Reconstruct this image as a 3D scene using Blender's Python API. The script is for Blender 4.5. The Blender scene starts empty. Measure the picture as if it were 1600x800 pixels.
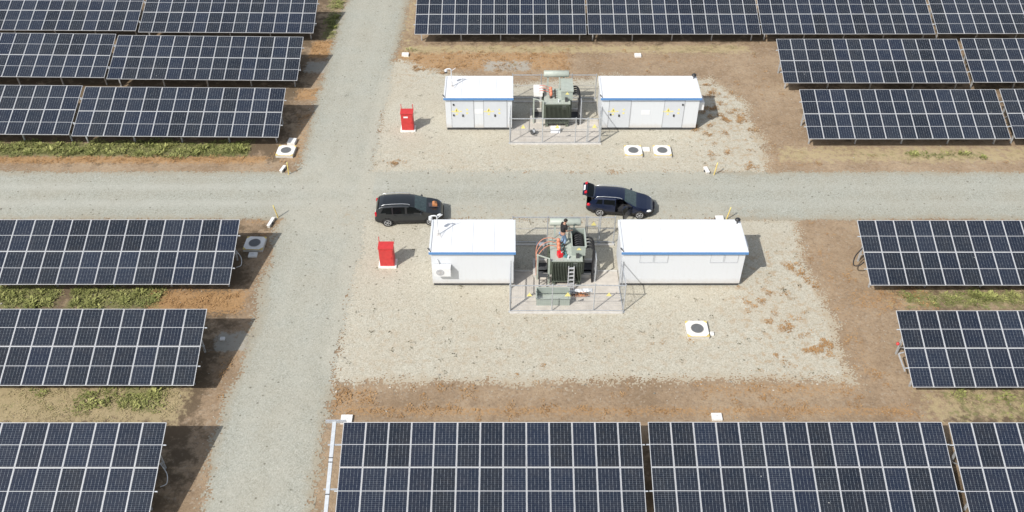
import bpy, math, random
import numpy as np
from mathutils import Vector, Matrix
random.seed(7)
rng = np.random.default_rng(11)
R = math.radians
scn = bpy.context.scene
col = scn.collection

# ------------------------------------------------------------------ helpers
class MB:
    """collects polygons, then links them as ONE mesh object"""
    def __init__(s):
        s.v = []; s.f = []; s.m = []; s.sm = []; s.mats = []
    def mi(s, m):
        if m not in s.mats: s.mats.append(m)
        return s.mats.index(m)
    def poly(s, pts, m, smooth=False):
        b = len(s.v); s.v += [tuple(p) for p in pts]
        s.f.append(tuple(range(b, b + len(pts)))); s.m.append(s.mi(m)); s.sm.append(smooth)
    def mesh(s, vs, fs, m, smooth=False):
        b = len(s.v); s.v += [tuple(p) for p in vs]; k = s.mi(m)
        for f in fs:
            s.f.append(tuple(b + i for i in f)); s.m.append(k); s.sm.append(smooth)
    def box(s, a, b, m, M=None, top=None):
        """box between corners a and b; top = material of the upper face"""
        x0, y0, z0 = a; x1, y1, z1 = b
        vs = [(x0,y0,z0),(x1,y0,z0),(x1,y1,z0),(x0,y1,z0),(x0,y0,z1),(x1,y0,z1),(x1,y1,z1),(x0,y1,z1)]
        if M is not None: vs = [M @ Vector(p) for p in vs]
        fs = [(0,3,2,1),(0,1,5,4),(1,2,6,5),(2,3,7,6),(3,0,4,7)]
        s.mesh(vs, fs, m); s.mesh(vs, [(4,5,6,7)], top or m)
    def cbox(s, c, d, m, M=None, top=None):
        s.box([c[i]-d[i]/2 for i in range(3)], [c[i]+d[i]/2 for i in range(3)], m, M, top)
    def bar(s, p, q, wd, ht, m, up=(0,0,1)):
        p = Vector(p); q = Vector(q); d = (q-p); L = d.length; d = d/L
        u = Vector(up)
        if abs(d.dot(u)) > .98: u = Vector((0,1,0))
        r = d.cross(u).normalized(); u = r.cross(d)
        vs = [c + r*i*wd/2 + u*j*ht/2 for c in (p, q) for i, j in ((-1,-1),(1,-1),(1,1),(-1,1))]
        s.mesh(vs, [(0,3,2,1),(4,5,6,7),(0,1,5,4),(1,2,6,5),(2,3,7,6),(3,0,4,7)], m)
    def tube(s, path, r, m, n=10, caps=True, smooth=True):
        P = [Vector(p) for p in path]; rs = r if isinstance(r, (list, tuple)) else [r]*len(P)
        vs = []; u = None
        for i, p in enumerate(P):
            d = (P[min(i+1, len(P)-1)] - P[max(i-1, 0)]).normalized()
            if u is None:
                u = d.cross(Vector((0,0,1)))
                if u.length < .1: u = d.cross(Vector((0,1,0)))
            u = (u - d*u.dot(d)).normalized(); w = d.cross(u)
            for k in range(n):
                a = 2*math.pi*k/n; vs.append(p + (u*math.cos(a) + w*math.sin(a))*rs[i])
        fs = [(i*n+k, i*n+(k+1)%n, (i+1)*n+(k+1)%n, (i+1)*n+k) for i in range(len(P)-1) for k in range(n)]
        s.mesh(vs, fs, m, smooth)
        if caps:
            s.poly([vs[k] for k in range(n)][::-1], m); s.poly([vs[(len(P)-1)*n+k] for k in range(n)], m)
    def ball(s, c, r, m, sc=(1,1,1), nu=12, nv=8):
        vs = []; c = Vector(c)
        for j in range(nv+1):
            t = math.pi*j/nv
            for i in range(nu):
                a = 2*math.pi*i/nu
                vs.append(c + Vector((r*sc[0]*math.sin(t)*math.cos(a), r*sc[1]*math.sin(t)*math.sin(a), r*sc[2]*math.cos(t))))
        s.mesh(vs, [(j*nu+i, (j+1)*nu+i, (j+1)*nu+(i+1)%nu, j*nu+(i+1)%nu) for j in range(nv) for i in range(nu)], m, True)
    def build(s, name, parent=None, loc=None, rz=0):
        me = bpy.data.meshes.new(name); me.from_pydata(s.v, [], s.f)
        for m in s.mats: me.materials.append(m)
        me.polygons.foreach_set('material_index', s.m); me.polygons.foreach_set('use_smooth', s.sm)
        me.update()
        return link(name, me, parent, loc, rz)

def link(name, me, parent=None, loc=None, rz=0):
    o = bpy.data.objects.new(name, me); col.objects.link(o)
    if parent is not None: o.parent = parent
    if loc is not None: o.location = loc
    if rz: o.rotation_euler = (0, 0, rz)
    return o
def tag(o, label=None, cat=None, group=None, kind=None):
    for k, v in (('label', label), ('category', cat), ('group', group), ('kind', kind)):
        if v: o[k] = v
    return o
def thing(name, label, cat, loc=(0,0,0), rz=0, group=None):
    o = link(name, None, None, loc, rz); o.empty_display_size = .3
    return tag(o, label, cat, group)
def copy_tree(o, parent=None):
    c = o.copy(); col.objects.link(c); c.parent = parent
    for ch in list(o.children): copy_tree(ch, c)
    return c
def spline(pts, n=24):
    P = [Vector(p) for p in pts]; P = [P[0]*2-P[1]] + P + [P[-1]*2-P[-2]]; out = []
    seg = len(P)-3
    for i in range(seg):
        a, b, c, d = P[i:i+4]; m = max(2, n//seg)
        for k in range(m):
            t = k/m
            out.append(.5*((2*b) + (c-a)*t + (2*a-5*b+4*c-d)*t*t + (3*b-a-3*c+d)*t**3))
    out.append(P[-2]); return out

# value noise in numpy (for outlines and scatter)
_lat = rng.random((256, 256))
def vnoise(x, y, sc, off=0):
    x = np.asarray(x)/sc + off*17.3; y = np.asarray(y)/sc + off*31.7
    xi = np.floor(x).astype(int); yi = np.floor(y).astype(int); fx = x-xi; fy = y-yi
    fx = fx*fx*(3-2*fx); fy = fy*fy*(3-2*fy)
    g = lambda a, b: _lat[(a) % 256, (b) % 256]
    return (g(xi,yi)*(1-fx)*(1-fy) + g(xi+1,yi)*fx*(1-fy) + g(xi,yi+1)*(1-fx)*fy + g(xi+1,yi+1)*fx*fy)*2-1

# ------------------------------------------------------------------ materials
def new_mat(name):
    m = bpy.data.materials.new(name); m.use_nodes = True
    nt = m.node_tree; return m, nt, nt.nodes['Principled BSDF']
def nd(nt, t, **kw):
    n = nt.nodes.new(t)
    for k, v in kw.items(): setattr(n, k, v)
    return n
def noise(nt, co, scale, detail=4, rough=.6):
    n = nd(nt, 'ShaderNodeTexNoise'); n.inputs['Scale'].default_value = scale
    n.inputs['Detail'].default_value = detail; n.inputs['Roughness'].default_value = rough
    nt.links.new(co, n.inputs['Vector']); return n.outputs['Fac']
def ramp(nt, fac, stops):
    n = nd(nt, 'ShaderNodeValToRGB'); e = n.color_ramp.elements
    while len(e) < len(stops): e.new(.5)
    for el, (p, c) in zip(e, stops):
        el.position = p; el.color = (c, c, c, 1) if isinstance(c, (int, float)) else (*c, 1)
    nt.links.new(fac, n.inputs['Fac']); return n.outputs['Color']
def mix(nt, fac, a, b, mode='MIX'):
    n = nd(nt, 'ShaderNodeMix', data_type='RGBA', blend_type=mode)
    for sock, v in ((n.inputs['Factor'], fac), (n.inputs['A'], a), (n.inputs['B'], b)):
        if isinstance(v, bpy.types.NodeSocket): nt.links.new(v, sock)
        elif isinstance(v, (int, float)): sock.default_value = v
        else: sock.default_value = (*v, 1)
    return n.outputs['Result']
def math_(nt, op, a, b=None, clamp=False):
    n = nd(nt, 'ShaderNodeMath', operation=op, use_clamp=clamp)
    for i, v in enumerate((a, b)):
        if v is None: continue
        if isinstance(v, bpy.types.NodeSocket): nt.links.new(v, n.inputs[i])
        else: n.inputs[i].default_value = v
    return n.outputs[0]
def bump(nt, bs, h, strength, dist):
    b = nd(nt, 'ShaderNodeBump'); b.inputs['Strength'].default_value = strength; b.inputs['Distance'].default_value = dist
    nt.links.new(h, b.inputs['Height']); nt.links.new(b.outputs[0], bs.inputs['Normal'])
def simple(name, c, rough=.5, metal=0, var=.12, sc=6, dirt=None, coat=0):
    """one colour broken up by noise; dirt = colour of grime in patches"""
    m, nt, bs = new_mat(name)
    tc = nd(nt, 'ShaderNodeTexCoord').outputs['Object']
    f = noise(nt, tc, sc, 5)
    lo = tuple(x*(1-var) for x in c); hi = tuple(min(1, x*(1+var)) for x in c)
    out = ramp(nt, f, [(.3, lo), (.7, hi)])
    if dirt:
        d = ramp(nt, noise(nt, tc, sc*.35, 8, .7), [(.5, 0), (.75, .55)])
        out = mix(nt, d, out, dirt)
    nt.links.new(out, bs.inputs['Base Color'])
    bs.inputs['Roughness'].default_value = rough; bs.inputs['Metallic'].default_value = metal
    bs.inputs['Coat Weight'].default_value = coat; bs.inputs['Coat Roughness'].default_value = .05
    return m

def attr(nt, name):
    return nd(nt, 'ShaderNodeAttribute', attribute_name=name).outputs['Fac']

def gravel_mat(name, base, dark, light, soil, tracks=False):
    m, nt, bs = new_mat(name)
    tc = nd(nt, 'ShaderNodeTexCoord').outputs['Object']
    vor = nd(nt, 'ShaderNodeTexVoronoi'); vor.inputs['Scale'].default_value = 19
    nt.links.new(tc, vor.inputs['Vector'])
    bw = nd(nt, 'ShaderNodeRGBToBW'); nt.links.new(vor.outputs['Color'], bw.inputs[0])
    stone = ramp(nt, bw.outputs[0], [(.1, dark), (.42, base), (.6, base), (.92, light)])
    f2 = noise(nt, tc, 5.5, 6, .75)
    c = mix(nt, ramp(nt, f2, [(.33, .6), (.48, 0)]), stone, tuple(x*.72 for x in base))
    c = mix(nt, ramp(nt, noise(nt, tc, 2.1, 7, .8), [(.58, 0), (.72, .5)]), c, light)
    big = noise(nt, tc, .32, 5, .6)
    c = mix(nt, ramp(nt, big, [(.35, .28), (.6, 0)]), c, soil)
    if tracks:   # worn lighter wheel tracks along both roads
        t = attr(nt, 'track')
        tt = math_(nt, 'MULTIPLY', t, ramp(nt, noise(nt, tc, .8, 4), [(.25, .4), (.6, 1)]))
        c = mix(nt, math_(nt, 'MULTIPLY', tt, .55), c, light)
    e = attr(nt, 'edge')                       # metres inside the outline: soil and fines drift over the margin
    ef = math_(nt, 'ADD', e, math_(nt, 'MULTIPLY', math_(nt, 'SUBTRACT', noise(nt, tc, 1.6, 6, .7), .5), 1.6))
    c = mix(nt, ramp(nt, ef, [(.0, .75), (.55, 0)]), c, soil)
    b = attr(nt, 'blend')
    bf = math_(nt, 'ADD', b, math_(nt, 'MULTIPLY', math_(nt, 'SUBTRACT', noise(nt, tc, .9, 6, .7), .5), .9))
    c = mix(nt, ramp(nt, bf, [(.25, 0), (.75, .9)]), c, mix(nt, .5, (.48,.45,.37), stone))
    s = attr(nt, 'stain')
    sf = math_(nt, 'MULTIPLY', s, ramp(nt, noise(nt, tc, 2.3, 6, .7), [(.5, 0), (.62, 1)]))
    c = mix(nt, math_(nt, 'MULTIPLY', sf, .55), c, (.36,.23,.115))
    # dark specks: scattered clods and bigger stones
    v2 = nd(nt, 'ShaderNodeTexVoronoi'); v2.inputs['Scale'].default_value = 1.7; v2.inputs['Randomness'].default_value = 1
    nt.links.new(tc, v2.inputs['Vector'])
    c = mix(nt, ramp(nt, v2.outputs['Distance'], [(.05, .75), (.13, 0)]), c, (.12,.11,.08))
    nt.links.new(c, bs.inputs['Base Color']); bs.inputs['Roughness'].default_value = .95
    bs.inputs['Specular IOR Level'].default_value = .15
    bump(nt, bs, math_(nt, 'ADD', bw.outputs[0], f2), .45, .03)
    return m

def ground_mat():
    m, nt, bs = new_mat('bare_soil')
    tc = nd(nt, 'ShaderNodeTexCoord').outputs['Object']
    c = ramp(nt, noise(nt, tc, .25, 7, .62), [(.3, (.255,.182,.116)), (.5, (.335,.246,.162)), (.7, (.42,.322,.218))])
    f = noise(nt, tc, 6, 8, .75)
    c = mix(nt, ramp(nt, f, [(.3, .75), (.5, 0)]), c, (.17,.12,.08))
    c = mix(nt, ramp(nt, f, [(.56, 0), (.75, .55)]), c, (.40,.31,.215))
    mf = noise(nt, tc, 1.9, 8, .78)
    c = mix(nt, ramp(nt, mf, [(.36, .55), (.5, 0)]), c, (.20,.145,.10))
    c = mix(nt, ramp(nt, mf, [(.55, 0), (.7, .5)]), c, (.46,.36,.265))
    v2 = nd(nt, 'ShaderNodeTexVoronoi'); v2.inputs['Scale'].default_value = 9
    nt.links.new(tc, v2.inputs['Vector'])
    bw = nd(nt, 'ShaderNodeRGBToBW'); nt.links.new(v2.outputs['Color'], bw.inputs[0])
    c = mix(nt, ramp(nt, bw.outputs[0], [(.68, 0), (.9, .5)]), c, (.38,.32,.25))
    for name, colr, sc, amt in (('table_shade', (.135,.10,.066), .9, .9), ('orange', (.42,.25,.115), 6.5, .75), ('straw', (.43,.35,.205), 2.2, .8), ('green', (.19,.20,.08), 2.6, .7), ('grey', (.37,.355,.31), 3.0, .85)):  # first entry: dark brown painted into the soil to deepen the table shadows
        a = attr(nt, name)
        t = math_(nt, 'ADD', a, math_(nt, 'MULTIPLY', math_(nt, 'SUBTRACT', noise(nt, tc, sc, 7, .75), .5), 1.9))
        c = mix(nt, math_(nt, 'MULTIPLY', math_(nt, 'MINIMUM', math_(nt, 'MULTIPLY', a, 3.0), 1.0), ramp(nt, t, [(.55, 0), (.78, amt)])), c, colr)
    nt.links.new(c, bs.inputs['Base Color']); bs.inputs['Roughness'].default_value = 1
    bs.inputs['Specular IOR Level'].default_value = .1
    bump(nt, bs, f, .7, .06)
    return m

def panel_mat():
    m, nt, bs = new_mat('solar_cells')
    tc = nd(nt, 'ShaderNodeTexCoord').outputs['Object']
    sx = nd(nt, 'ShaderNodeSeparateXYZ'); nt.links.new(tc, sx.inputs[0])
    def lines(sock, period, half, offset=0.):
        a = math_(nt, 'ADD', sock, 100*period + offset)
        a = math_(nt, 'MODULO', a, period)
        a = math_(nt, 'SUBTRACT', a, period/2)
        a = math_(nt, 'ABSOLUTE', a)
        return math_(nt, 'GREATER_THAN', a, period/2-half)
    rnd = nd(nt, 'ShaderNodeObjectInfo').outputs['Random']
    cell = mix(nt, ramp(nt, rnd, [(0, 0), (1, 1)]), (.0065,.009,.0155), (.009,.0148,.034))
    nn = noise(nt, tc, 9, 3)
    cell = mix(nt, ramp(nt, nn, [(.4, 0), (.65, .5)]), cell, (.010,.016,.030))
    bus = lines(sx.outputs[0], .160/5, .0011)
    c = mix(nt, math_(nt, 'MULTIPLY', bus, .2), cell, (.20,.235,.26))
    hx = lines(sx.outputs[1], .0845, .0032)
    c = mix(nt, math_(nt, 'MULTIPLY', hx, math_(nt, 'ADD', .22, math_(nt, 'MULTIPLY', math_(nt, 'FRACT', math_(nt, 'MULTIPLY', rnd, 7.3)), .36))), c, (.29,.335,.37))
    vx = lines(sx.outputs[0], .160, .0036)
    st = nd(nt, 'ShaderNodeTexNoise'); st.inputs['Scale'].default_value = 7; nt.links.new(tc, st.inputs['Vector'])
    c = mix(nt, math_(nt, 'MULTIPLY', vx, ramp(nt, st.outputs['Fac'], [(.35, .1), (.62, .9)])), c, (.38,.42,.45))
    mid = math_(nt, 'LESS_THAN', math_(nt, 'ABSOLUTE', sx.outputs[1]), .016)
    c = mix(nt, math_(nt, 'MULTIPLY', mid, .8), c, (.55,.56,.58))
    # thin dust film, thicker above the lower frame, and a few droppings
    off = nd(nt, 'ShaderNodeVectorMath', operation='ADD'); nt.links.new(tc, off.inputs[0])
    cmb = nd(nt, 'ShaderNodeCombineXYZ'); nt.links.new(math_(nt, 'MULTIPLY', rnd, 37.), cmb.inputs[0]); nt.links.new(math_(nt, 'MULTIPLY', rnd, 91.), cmb.inputs[1]); nt.links.new(cmb.outputs[0], off.inputs[1])
    du = ramp(nt, noise(nt, off.outputs[0], 1.4, 6, .65), [(.4, 0), (.75, .035)])
    lo = ramp(nt, math_(nt, 'ADD', sx.outputs[1], 1.05), [(0, .10), (.12, 0)])
    c = mix(nt, math_(nt, 'ADD', du, lo), c, (.36,.31,.25))
    dv = nd(nt, 'ShaderNodeTexVoronoi'); dv.inputs['Scale'].default_value = .9; nt.links.new(off.outputs[0], dv.inputs['Vector'])
    c = mix(nt, math_(nt, 'LESS_THAN', dv.outputs['Distance'], .022), c, (.5,.5,.48))
    nt.links.new(c, bs.inputs['Base Color'])
    bs.inputs['Roughness'].default_value = .2
    bs.inputs['Specular IOR Level'].default_value = .35
    return m

M = {}
M['cells'] = panel_mat()
M['alu'] = simple('anodised_aluminium', (.60,.61,.63), .5, .15, .05)
M['backsheet'] = simple('grey_backsheet', (.2,.2,.21), .7)
M['galv'] = simple('galvanised_steel', (.50,.52,.54), .5, .35, .18, 8)
M['galv_pale'] = simple('pale_galvanised_steel', (.50,.53,.56), .5, .2, .12, 8)
M['white'] = simple('white_sheet_metal', (.655,.68,.71), .5, 0, .02, 1.5, (.64,.63,.60))
def splashed(name, c):
    m, nt, bs = new_mat(name); tc = nd(nt, 'ShaderNodeTexCoord').outputs['Object']
    mp = nd(nt, 'ShaderNodeMapping'); mp.inputs['Scale'].default_value = (5, 5, .35); nt.links.new(tc, mp.inputs[0])
    o = mix(nt, ramp(nt, noise(nt, mp.outputs[0], 1.5, 5), [(.5, 0), (.75, .12)]), c, (.50,.49,.46))
    z = nd(nt, 'ShaderNodeSeparateXYZ'); nt.links.new(tc, z.inputs[0])
    h = math_(nt, 'ADD', z.outputs[2], math_(nt, 'MULTIPLY', noise(nt, tc, 3.2, 6, .7), -.5))
    o = mix(nt, ramp(nt, h, [(.0, .38), (.35, 0)]), o, (.46,.38,.29))
    nt.links.new(o, bs.inputs['Base Color']); bs.inputs['Roughness'].default_value = .5; return m
M['white'] = splashed('white_sheet_metal', (.655,.68,.71))
M['white_roof'] = simple('white_roof_sheet', (.76,.77,.785), .5, 0, .03, 1.4, (.62,.61,.58))
M['door'] = simple('white_door_paint', (.59,.615,.65), .4, 0, .02, 2)
M['seam'] = simple('grey_rubber_seam', (.42,.43,.45), .7)
M['seam_soft'] = simple('pale_grey_trim', (.36,.37,.39), .6)
M['vent'] = simple('vent_frame_paint', (.50,.52,.55), .6)
M['blue'] = simple('blue_fascia_paint', (.10,.25,.52), .45, 0, .06, 3)
M['plinth'] = simple('dark_steel_plinth', (.06,.062,.065), .7, 0, .3, 3)
M['black'] = simple('black_rubber', (.018,.018,.02), .6, 0, .3)
M['handle'] = simple('black_plastic', (.03,.03,.032), .4)
M['yellow'] = simple('yellow_warning_vinyl', (.80,.71,.26), .5, 0, .08)
M['yellow_paint'] = simple('weathered_yellow_paint', (.68,.53,.17), .6, 0, .2, 7, (.5,.42,.3))
M['red'] = simple('red_cabinet_paint', (.54,.045,.045), .4, 0, .12, 4, (.52,.05,.045))
M['concrete'] = simple('pale_concrete', (.56,.54,.50), .9, 0, .12, 5, (.42,.38,.32))
M['white_concrete'] = simple('whitewashed_concrete', (.82,.81,.785), .85, 0, .06, 5, (.58,.54,.47))
M['mh_lid'] = simple('grey_cast_lid', (.13,.135,.14), .7, 0, .2, 14)
M['tgrey'] = simple('grey_green_tank_paint', (.34,.385,.345), .45, 0, .07, 3, (.30,.33,.29))
M['tgrey_lid'] = simple('pale_grey_green_lid_paint', (.40,.44,.39), .5, 0, .1, 4, (.36,.36,.30))
M['fin'] = simple('dark_grey_green_fins', (.115,.135,.105), .5, 0, .15, 3, (.11,.115,.08))
M['orange_cover'] = simple('orange_bushing_cover', (.74,.25,.15), .45, 0, .1)
M['redcable'] = simple('red_cable_sheath', (.60,.10,.06), .5)
M['orangecable'] = simple('orange_cable_sheath', (.58,.24,.15), .5)
M['brown'] = simple('brown_porcelain', (.05,.03,.025), .25)
M['tread'] = simple('aluminium_ladder', (.62,.63,.65), .4, .4, .1)
M['jerry'] = simple('red_plastic_can', (.70,.02,.03), .35)
M['teal'] = simple('teal_webbing', (.10,.28,.30), .7)
M['paper'] = simple('clear_pale_plastic', (.62,.64,.66), .35, 0, .15)
M['pink_slab'] = simple('pale_concrete_slab', (.53,.49,.435), .92, 0, .12, 2.5, (.40,.36,.30))
M['text'] = simple('grey_plate_print', (.70,.70,.70), .6)
M['tan'] = simple('tan_leather', (.48,.20,.08), .6, 0, .3, 12)
M['cloth'] = simple('dark_cloth', (.06,.055,.07), .85, 0, .3, 12)

# ------------------------------------------------------------------ ground, roads, pads
def smooth_box(x, y, x0, x1, y0, y1, f):
    d = np.minimum(np.minimum(x-x0, x1-x), np.minimum(y-y0, y1-y))
    return np.clip(d/f*.5+.5, 0, 1)
GREEN = [(-60,-17.6,50.35,52.25,.5,1.0),(-29.5,-25.2,35.8,38,.6,1),(-24.9,-19.4,35.8,37.8,.7,1),(-60,-29.5,35.6,38,.6,.8),(-60,-17.2,28.2,30.6,.8,.5),(-19.8,-17.2,28.5,30.6,.6,.9),
         (21.6,60,35.7,37.6,.7,.8),(21,60,27.6,30.6,.8,.6),(-15.5,-13.6,66.5,71.5,.8,.95),(-16,-13.8,71.5,76,.6,.7),(26,32,49.9,51.3,.6,.7),(22.5,26,50.2,51.3,.5,.6),(-8.5,-7.4,64.6,66,.4,.5)]
ORANGE = [(-60,-16.2,49.5,50.7,.5,.9),(-20.5,-14.6,35.3,37.7,.7,.9),(-16,-14,63.6,66.6,.5,1),(-16,-13.8,57.3,59.4,.5,.8),(-15.5,-13.8,49.5,56,.5,.6),(-9.4,5,61.3,65.3,1.,.75),(5,17,62.2,64.6,1,.5),
          (-9,20,28.2,29.2,.5,.75),(-9.3,-6.5,28,30.5,.5,.6),(17.2,19.5,30,42,.8,.5),(18.5,24,35.4,38,.7,.6),(16,21,48.9,50.6,.5,.5),(17,60,49.2,50.5,.5,.35),(12.5,17,48.8,50,.4,.8),(9,18,29.2,31,.7,.6),
          (-15.6,-13.9,28.5,33,.5,.45),(-16,-14,40,43.6,.5,.4),(-16.6,-14,43.2,44,.3,.6)]
STRAW = [(-60,-17,49.8,52,.8,.35),(-60,-16,27.6,30.7,.8,.9),(17.5,60,49.4,52,.8,.75),(20.5,60,35.5,38,.8,.6),(19.8,60,27.5,30.8,1,.7),(-9,19,64.2,66,.6,.8),(-9.2,17,61,65,1,.4),(-9.3,-7.5,60,75,.6,.6),(-30,-20,35.6,38,.6,.4),(17,20,29,45,.8,.25)]
TABLE_SHADE = [(-70,-14.4,20,44,1.6,.8),(-70,-14.6,49.2,90,1.6,.8),(20.3,70,20,43,2,.7),(20.3,70,51.5,90,2,.7),(-7,22,10,27.3,1.5,.8),(-7,22,65.3,90,1.5,.8)]  # shade of the tables put into the soil colour, broad areas around the rows
GREY = [(-16,-13.6,32.6,34.3,.4,.9),(-16,-13.6,61.3,63.3,.4,.9),(-2.3,1.6,61.6,63.4,.6,1),(-16,-14,43.3,43.9,.3,.4)]
def cover(lst, x, y):
    out = np.zeros_like(x)
    for x0,x1,y0,y1,f,s in lst: out = np.maximum(out, s*smooth_box(x, y, x0, x1, y0, y1, f))
    return out
def axis(lo, hi, step, far):
    a = list(np.arange(lo, hi+1e-6, step)); s = step
    while a[-1] < far: s *= 1.6; a.append(a[-1]+s)
    s = step
    while a[0] > -far: s *= 1.6; a.insert(0, a[0]-s)
    return np.array(a)
def grid_mesh(name, X, Y, z, keep=None, attrs=None, mat=None):
    """a sheet of quads on the lattice X x Y; keep(cx, cy) says which cells stay"""
    gx, gy = np.meshgrid(X, Y); nx = len(X); ny = len(Y)
    idx = np.arange(nx*ny).reshape(ny, nx)
    q = np.stack([idx[:-1,:-1], idx[:-1,1:], idx[1:,1:], idx[1:,:-1]], -1).reshape(-1, 4)
    fx, fy = gx.ravel(), gy.ravel()
    if keep is not None:
        k = keep(fx[q].mean(1), fy[q].mean(1)); q = q[k]
        used = np.unique(q); mp = np.zeros(nx*ny, int); mp[used] = np.arange(len(used)); q = mp[q]
        fx, fy = fx[used], fy[used]
    co = np.stack([fx, fy, np.full_like(fx, z)], -1)
    me = bpy.data.meshes.new(name); me.vertices.add(len(co)); me.vertices.foreach_set('co', co.ravel().astype(np.float32))
    n = len(q); me.loops.add(4*n); me.loops.foreach_set('vertex_index', q.ravel().astype(np.int32))
    me.polygons.add(n); me.polygons.foreach_set('loop_start', np.arange(0, 4*n, 4, dtype=np.int32))
    me.update(calc_edges=True); me.validate()
    for an, fn in (attrs or {}).items():
        a = me.attributes.new(an, 'FLOAT', 'POINT'); a.data.foreach_set('value', fn(fx, fy).astype(np.float32))
    me.materials.append(mat)
    o = link(name, me); o['kind'] = 'structure'; return o

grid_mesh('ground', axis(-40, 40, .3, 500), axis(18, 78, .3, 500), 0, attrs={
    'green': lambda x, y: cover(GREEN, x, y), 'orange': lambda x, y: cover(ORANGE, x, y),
    'straw': lambda x, y: cover(STRAW, x, y), 'grey': lambda x, y: cover(GREY, x, y), 'table_shade': lambda x, y: cover(TABLE_SHADE, x, y)}, mat=ground_mat())

wob = lambda x, y: .40*vnoise(x, y, 2.6, 1) + .28*vnoise(x, y, .7, 2) + .2*vnoise(x, y, .25, 3) + .28*rng.normal(0, 1, np.shape(x))
def sd_road(x, y):
    vl, vr = -14.15 + .25*vnoise(y, y*0, 6, 4), -9.1 + .15*vnoise(y, y*0+9, 6, 5)
    v = np.maximum(vl-x, x-vr)
    h = np.maximum(43.75-y, y-48.72)
    # flared corners where the roads cross
    c = np.where((x < -12.4) & (y > 46), (-12.9-x)*.7+(y-49.3)*.7, 9.)
    return np.minimum(np.minimum(v, h), c)
def sd_near(x, y):
    right = 17.35 - .0*(y-30)
    return np.maximum.reduce([-9.4-x, x-right+.08*np.sin(y), 30.75+.35*vnoise(x, x*0, 5, 6)-y, y-43.9])
def sd_far(x, y):
    top = 60.7 + .8*vnoise(x, x*0, 4, 7) + np.clip((-3-x)*.45, 0, 2.3)
    right = 17.0 - np.clip((y-57)*.55, 0, 3)
    return np.maximum.reduce([-9.6-x, x-right, 48.4-y, y-top])
road_edge_free = lambda x, y: ((x > -9.6) & (x < 12.6) & (y > 43) & (y < 49.5)) | ((x > -9.9) & (x < -8) & (y > 30.5) & (y < 62.5))
def road_edge(x, y):
    return np.where(road_edge_free(x, y), 3., -sd_road(x, y))
def road_blend(x, y):
    # fines of the pads spread over the junction side of the road
    b1 = np.clip(1-(-9.1-x)/1.9, 0, 1)*smooth_box(x, y, -14, 60, 30.6, 62, 2)
    b2 = smooth_box(x, y, -10.5, 13, 42, 45.0, 1.6) + .8*smooth_box(x, y, -10.5, 12.8, 47.6, 50, 1.6)
    b3 = .42*smooth_box(x, y, -14.3, -9, 10, 44.5, 1.5) + .42*smooth_box(x, y, -14.3, -9, 48.5, 90, 1.5) + .5*smooth_box(x, y, -14, -8.5, 43.5, 49, 1.5)
    return np.clip(np.maximum(np.maximum(np.where(x < -8.9, b1, 0), b2), b3), 0, 1)
def tracks(x, y):
    g = lambda d, s: np.exp(-(d/s)**2)
    h = np.maximum(g(y-45.35, .42), g(y-47.1, .42))*np.where(x > -8, .5, 1)
    v = np.maximum(g(x+12.75, .4), g(x+10.95, .4))*.35
    arc = 0*x
    for cx, cy_, r0 in ((-17.2, 40.6, 5.2), (-17.2, 40.6, 6.9), (-17.5, 51.8, 5.0), (-17.5, 51.8, 6.7), (-6.2, 52.6, 5.4), (-6.2, 52.6, 7.1)):
        arc = np.maximum(arc, g(np.hypot(x-cx, y-cy_)-r0, .33))
    arc = arc*smooth_box(x, y, -15.5, -7.5, 41, 52, 1.5)*.7
    on_h = (y > 43.7) & (y < 48.8)
    return np.maximum(np.where(on_h, h, v), arc)
stain_r = lambda x, y: .5*smooth_box(x, y, -11, 15, 43.4, 45, .8)
XR = np.arange(-56, 56, .08)
grid_mesh('gravel_road', XR, np.arange(14, 92, .08), .012,
          keep=lambda x, y: (sd_road(x, y) + .55*wob(x, y)*np.where(road_edge_free(x, y), .8, np.where((y > 43) & (y < 49.3), .5, 1)) < 0),
          attrs={'edge': road_edge, 'track': tracks, 'blend': road_blend, 'stain': stain_r},
          mat=gravel_mat('grey_road_gravel', (.375,.378,.325), (.275,.275,.232), (.465,.465,.415), (.345,.305,.23), True))
PAD = gravel_mat('beige_pad_gravel', (.485,.458,.375), (.355,.33,.265), (.58,.555,.475), (.42,.355,.26))
stain_n = lambda x, y: np.maximum(.95*smooth_box(x, y, 11.5, 18, 30, 41.5, 2.), .45*smooth_box(x, y, -9, 14, 30, 36, 2))
stain_f = lambda x, y: np.maximum.reduce([.9*smooth_box(x, y, 12, 18, 48, 62, 1.5), .85*smooth_box(x, y, -9, 3, 60, 65, 1.5), .4*smooth_box(x, y, -9, 14, 48.5, 51.5, 1)])
zero = lambda x, y: x*0
grid_mesh('near_gravel_pad', np.arange(-10, 18.6, .07), np.arange(29.4, 44.8, .07), .006,
          keep=lambda x, y: sd_near(x, y) + .75*wob(x, y) < 0,
          attrs={'edge': lambda x, y: np.where((y > 42.8) & (x < 13) | (x < -8), 3., -sd_near(x, y)), 'blend': zero, 'stain': stain_n}, mat=PAD)
grid_mesh('far_gravel_pad', np.arange(-10.3, 18.4, .07), np.arange(47.5, 65.2, .07), .006,
          keep=lambda x, y: sd_far(x, y) + 1.0*wob(x, y) < 0,
          attrs={'edge': lambda x, y: np.where((y < 49.6) & (x < 12.8) | (x < -8.4), 3., -sd_far(x, y)), 'blend': zero, 'stain': stain_f}, mat=PAD)

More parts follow.
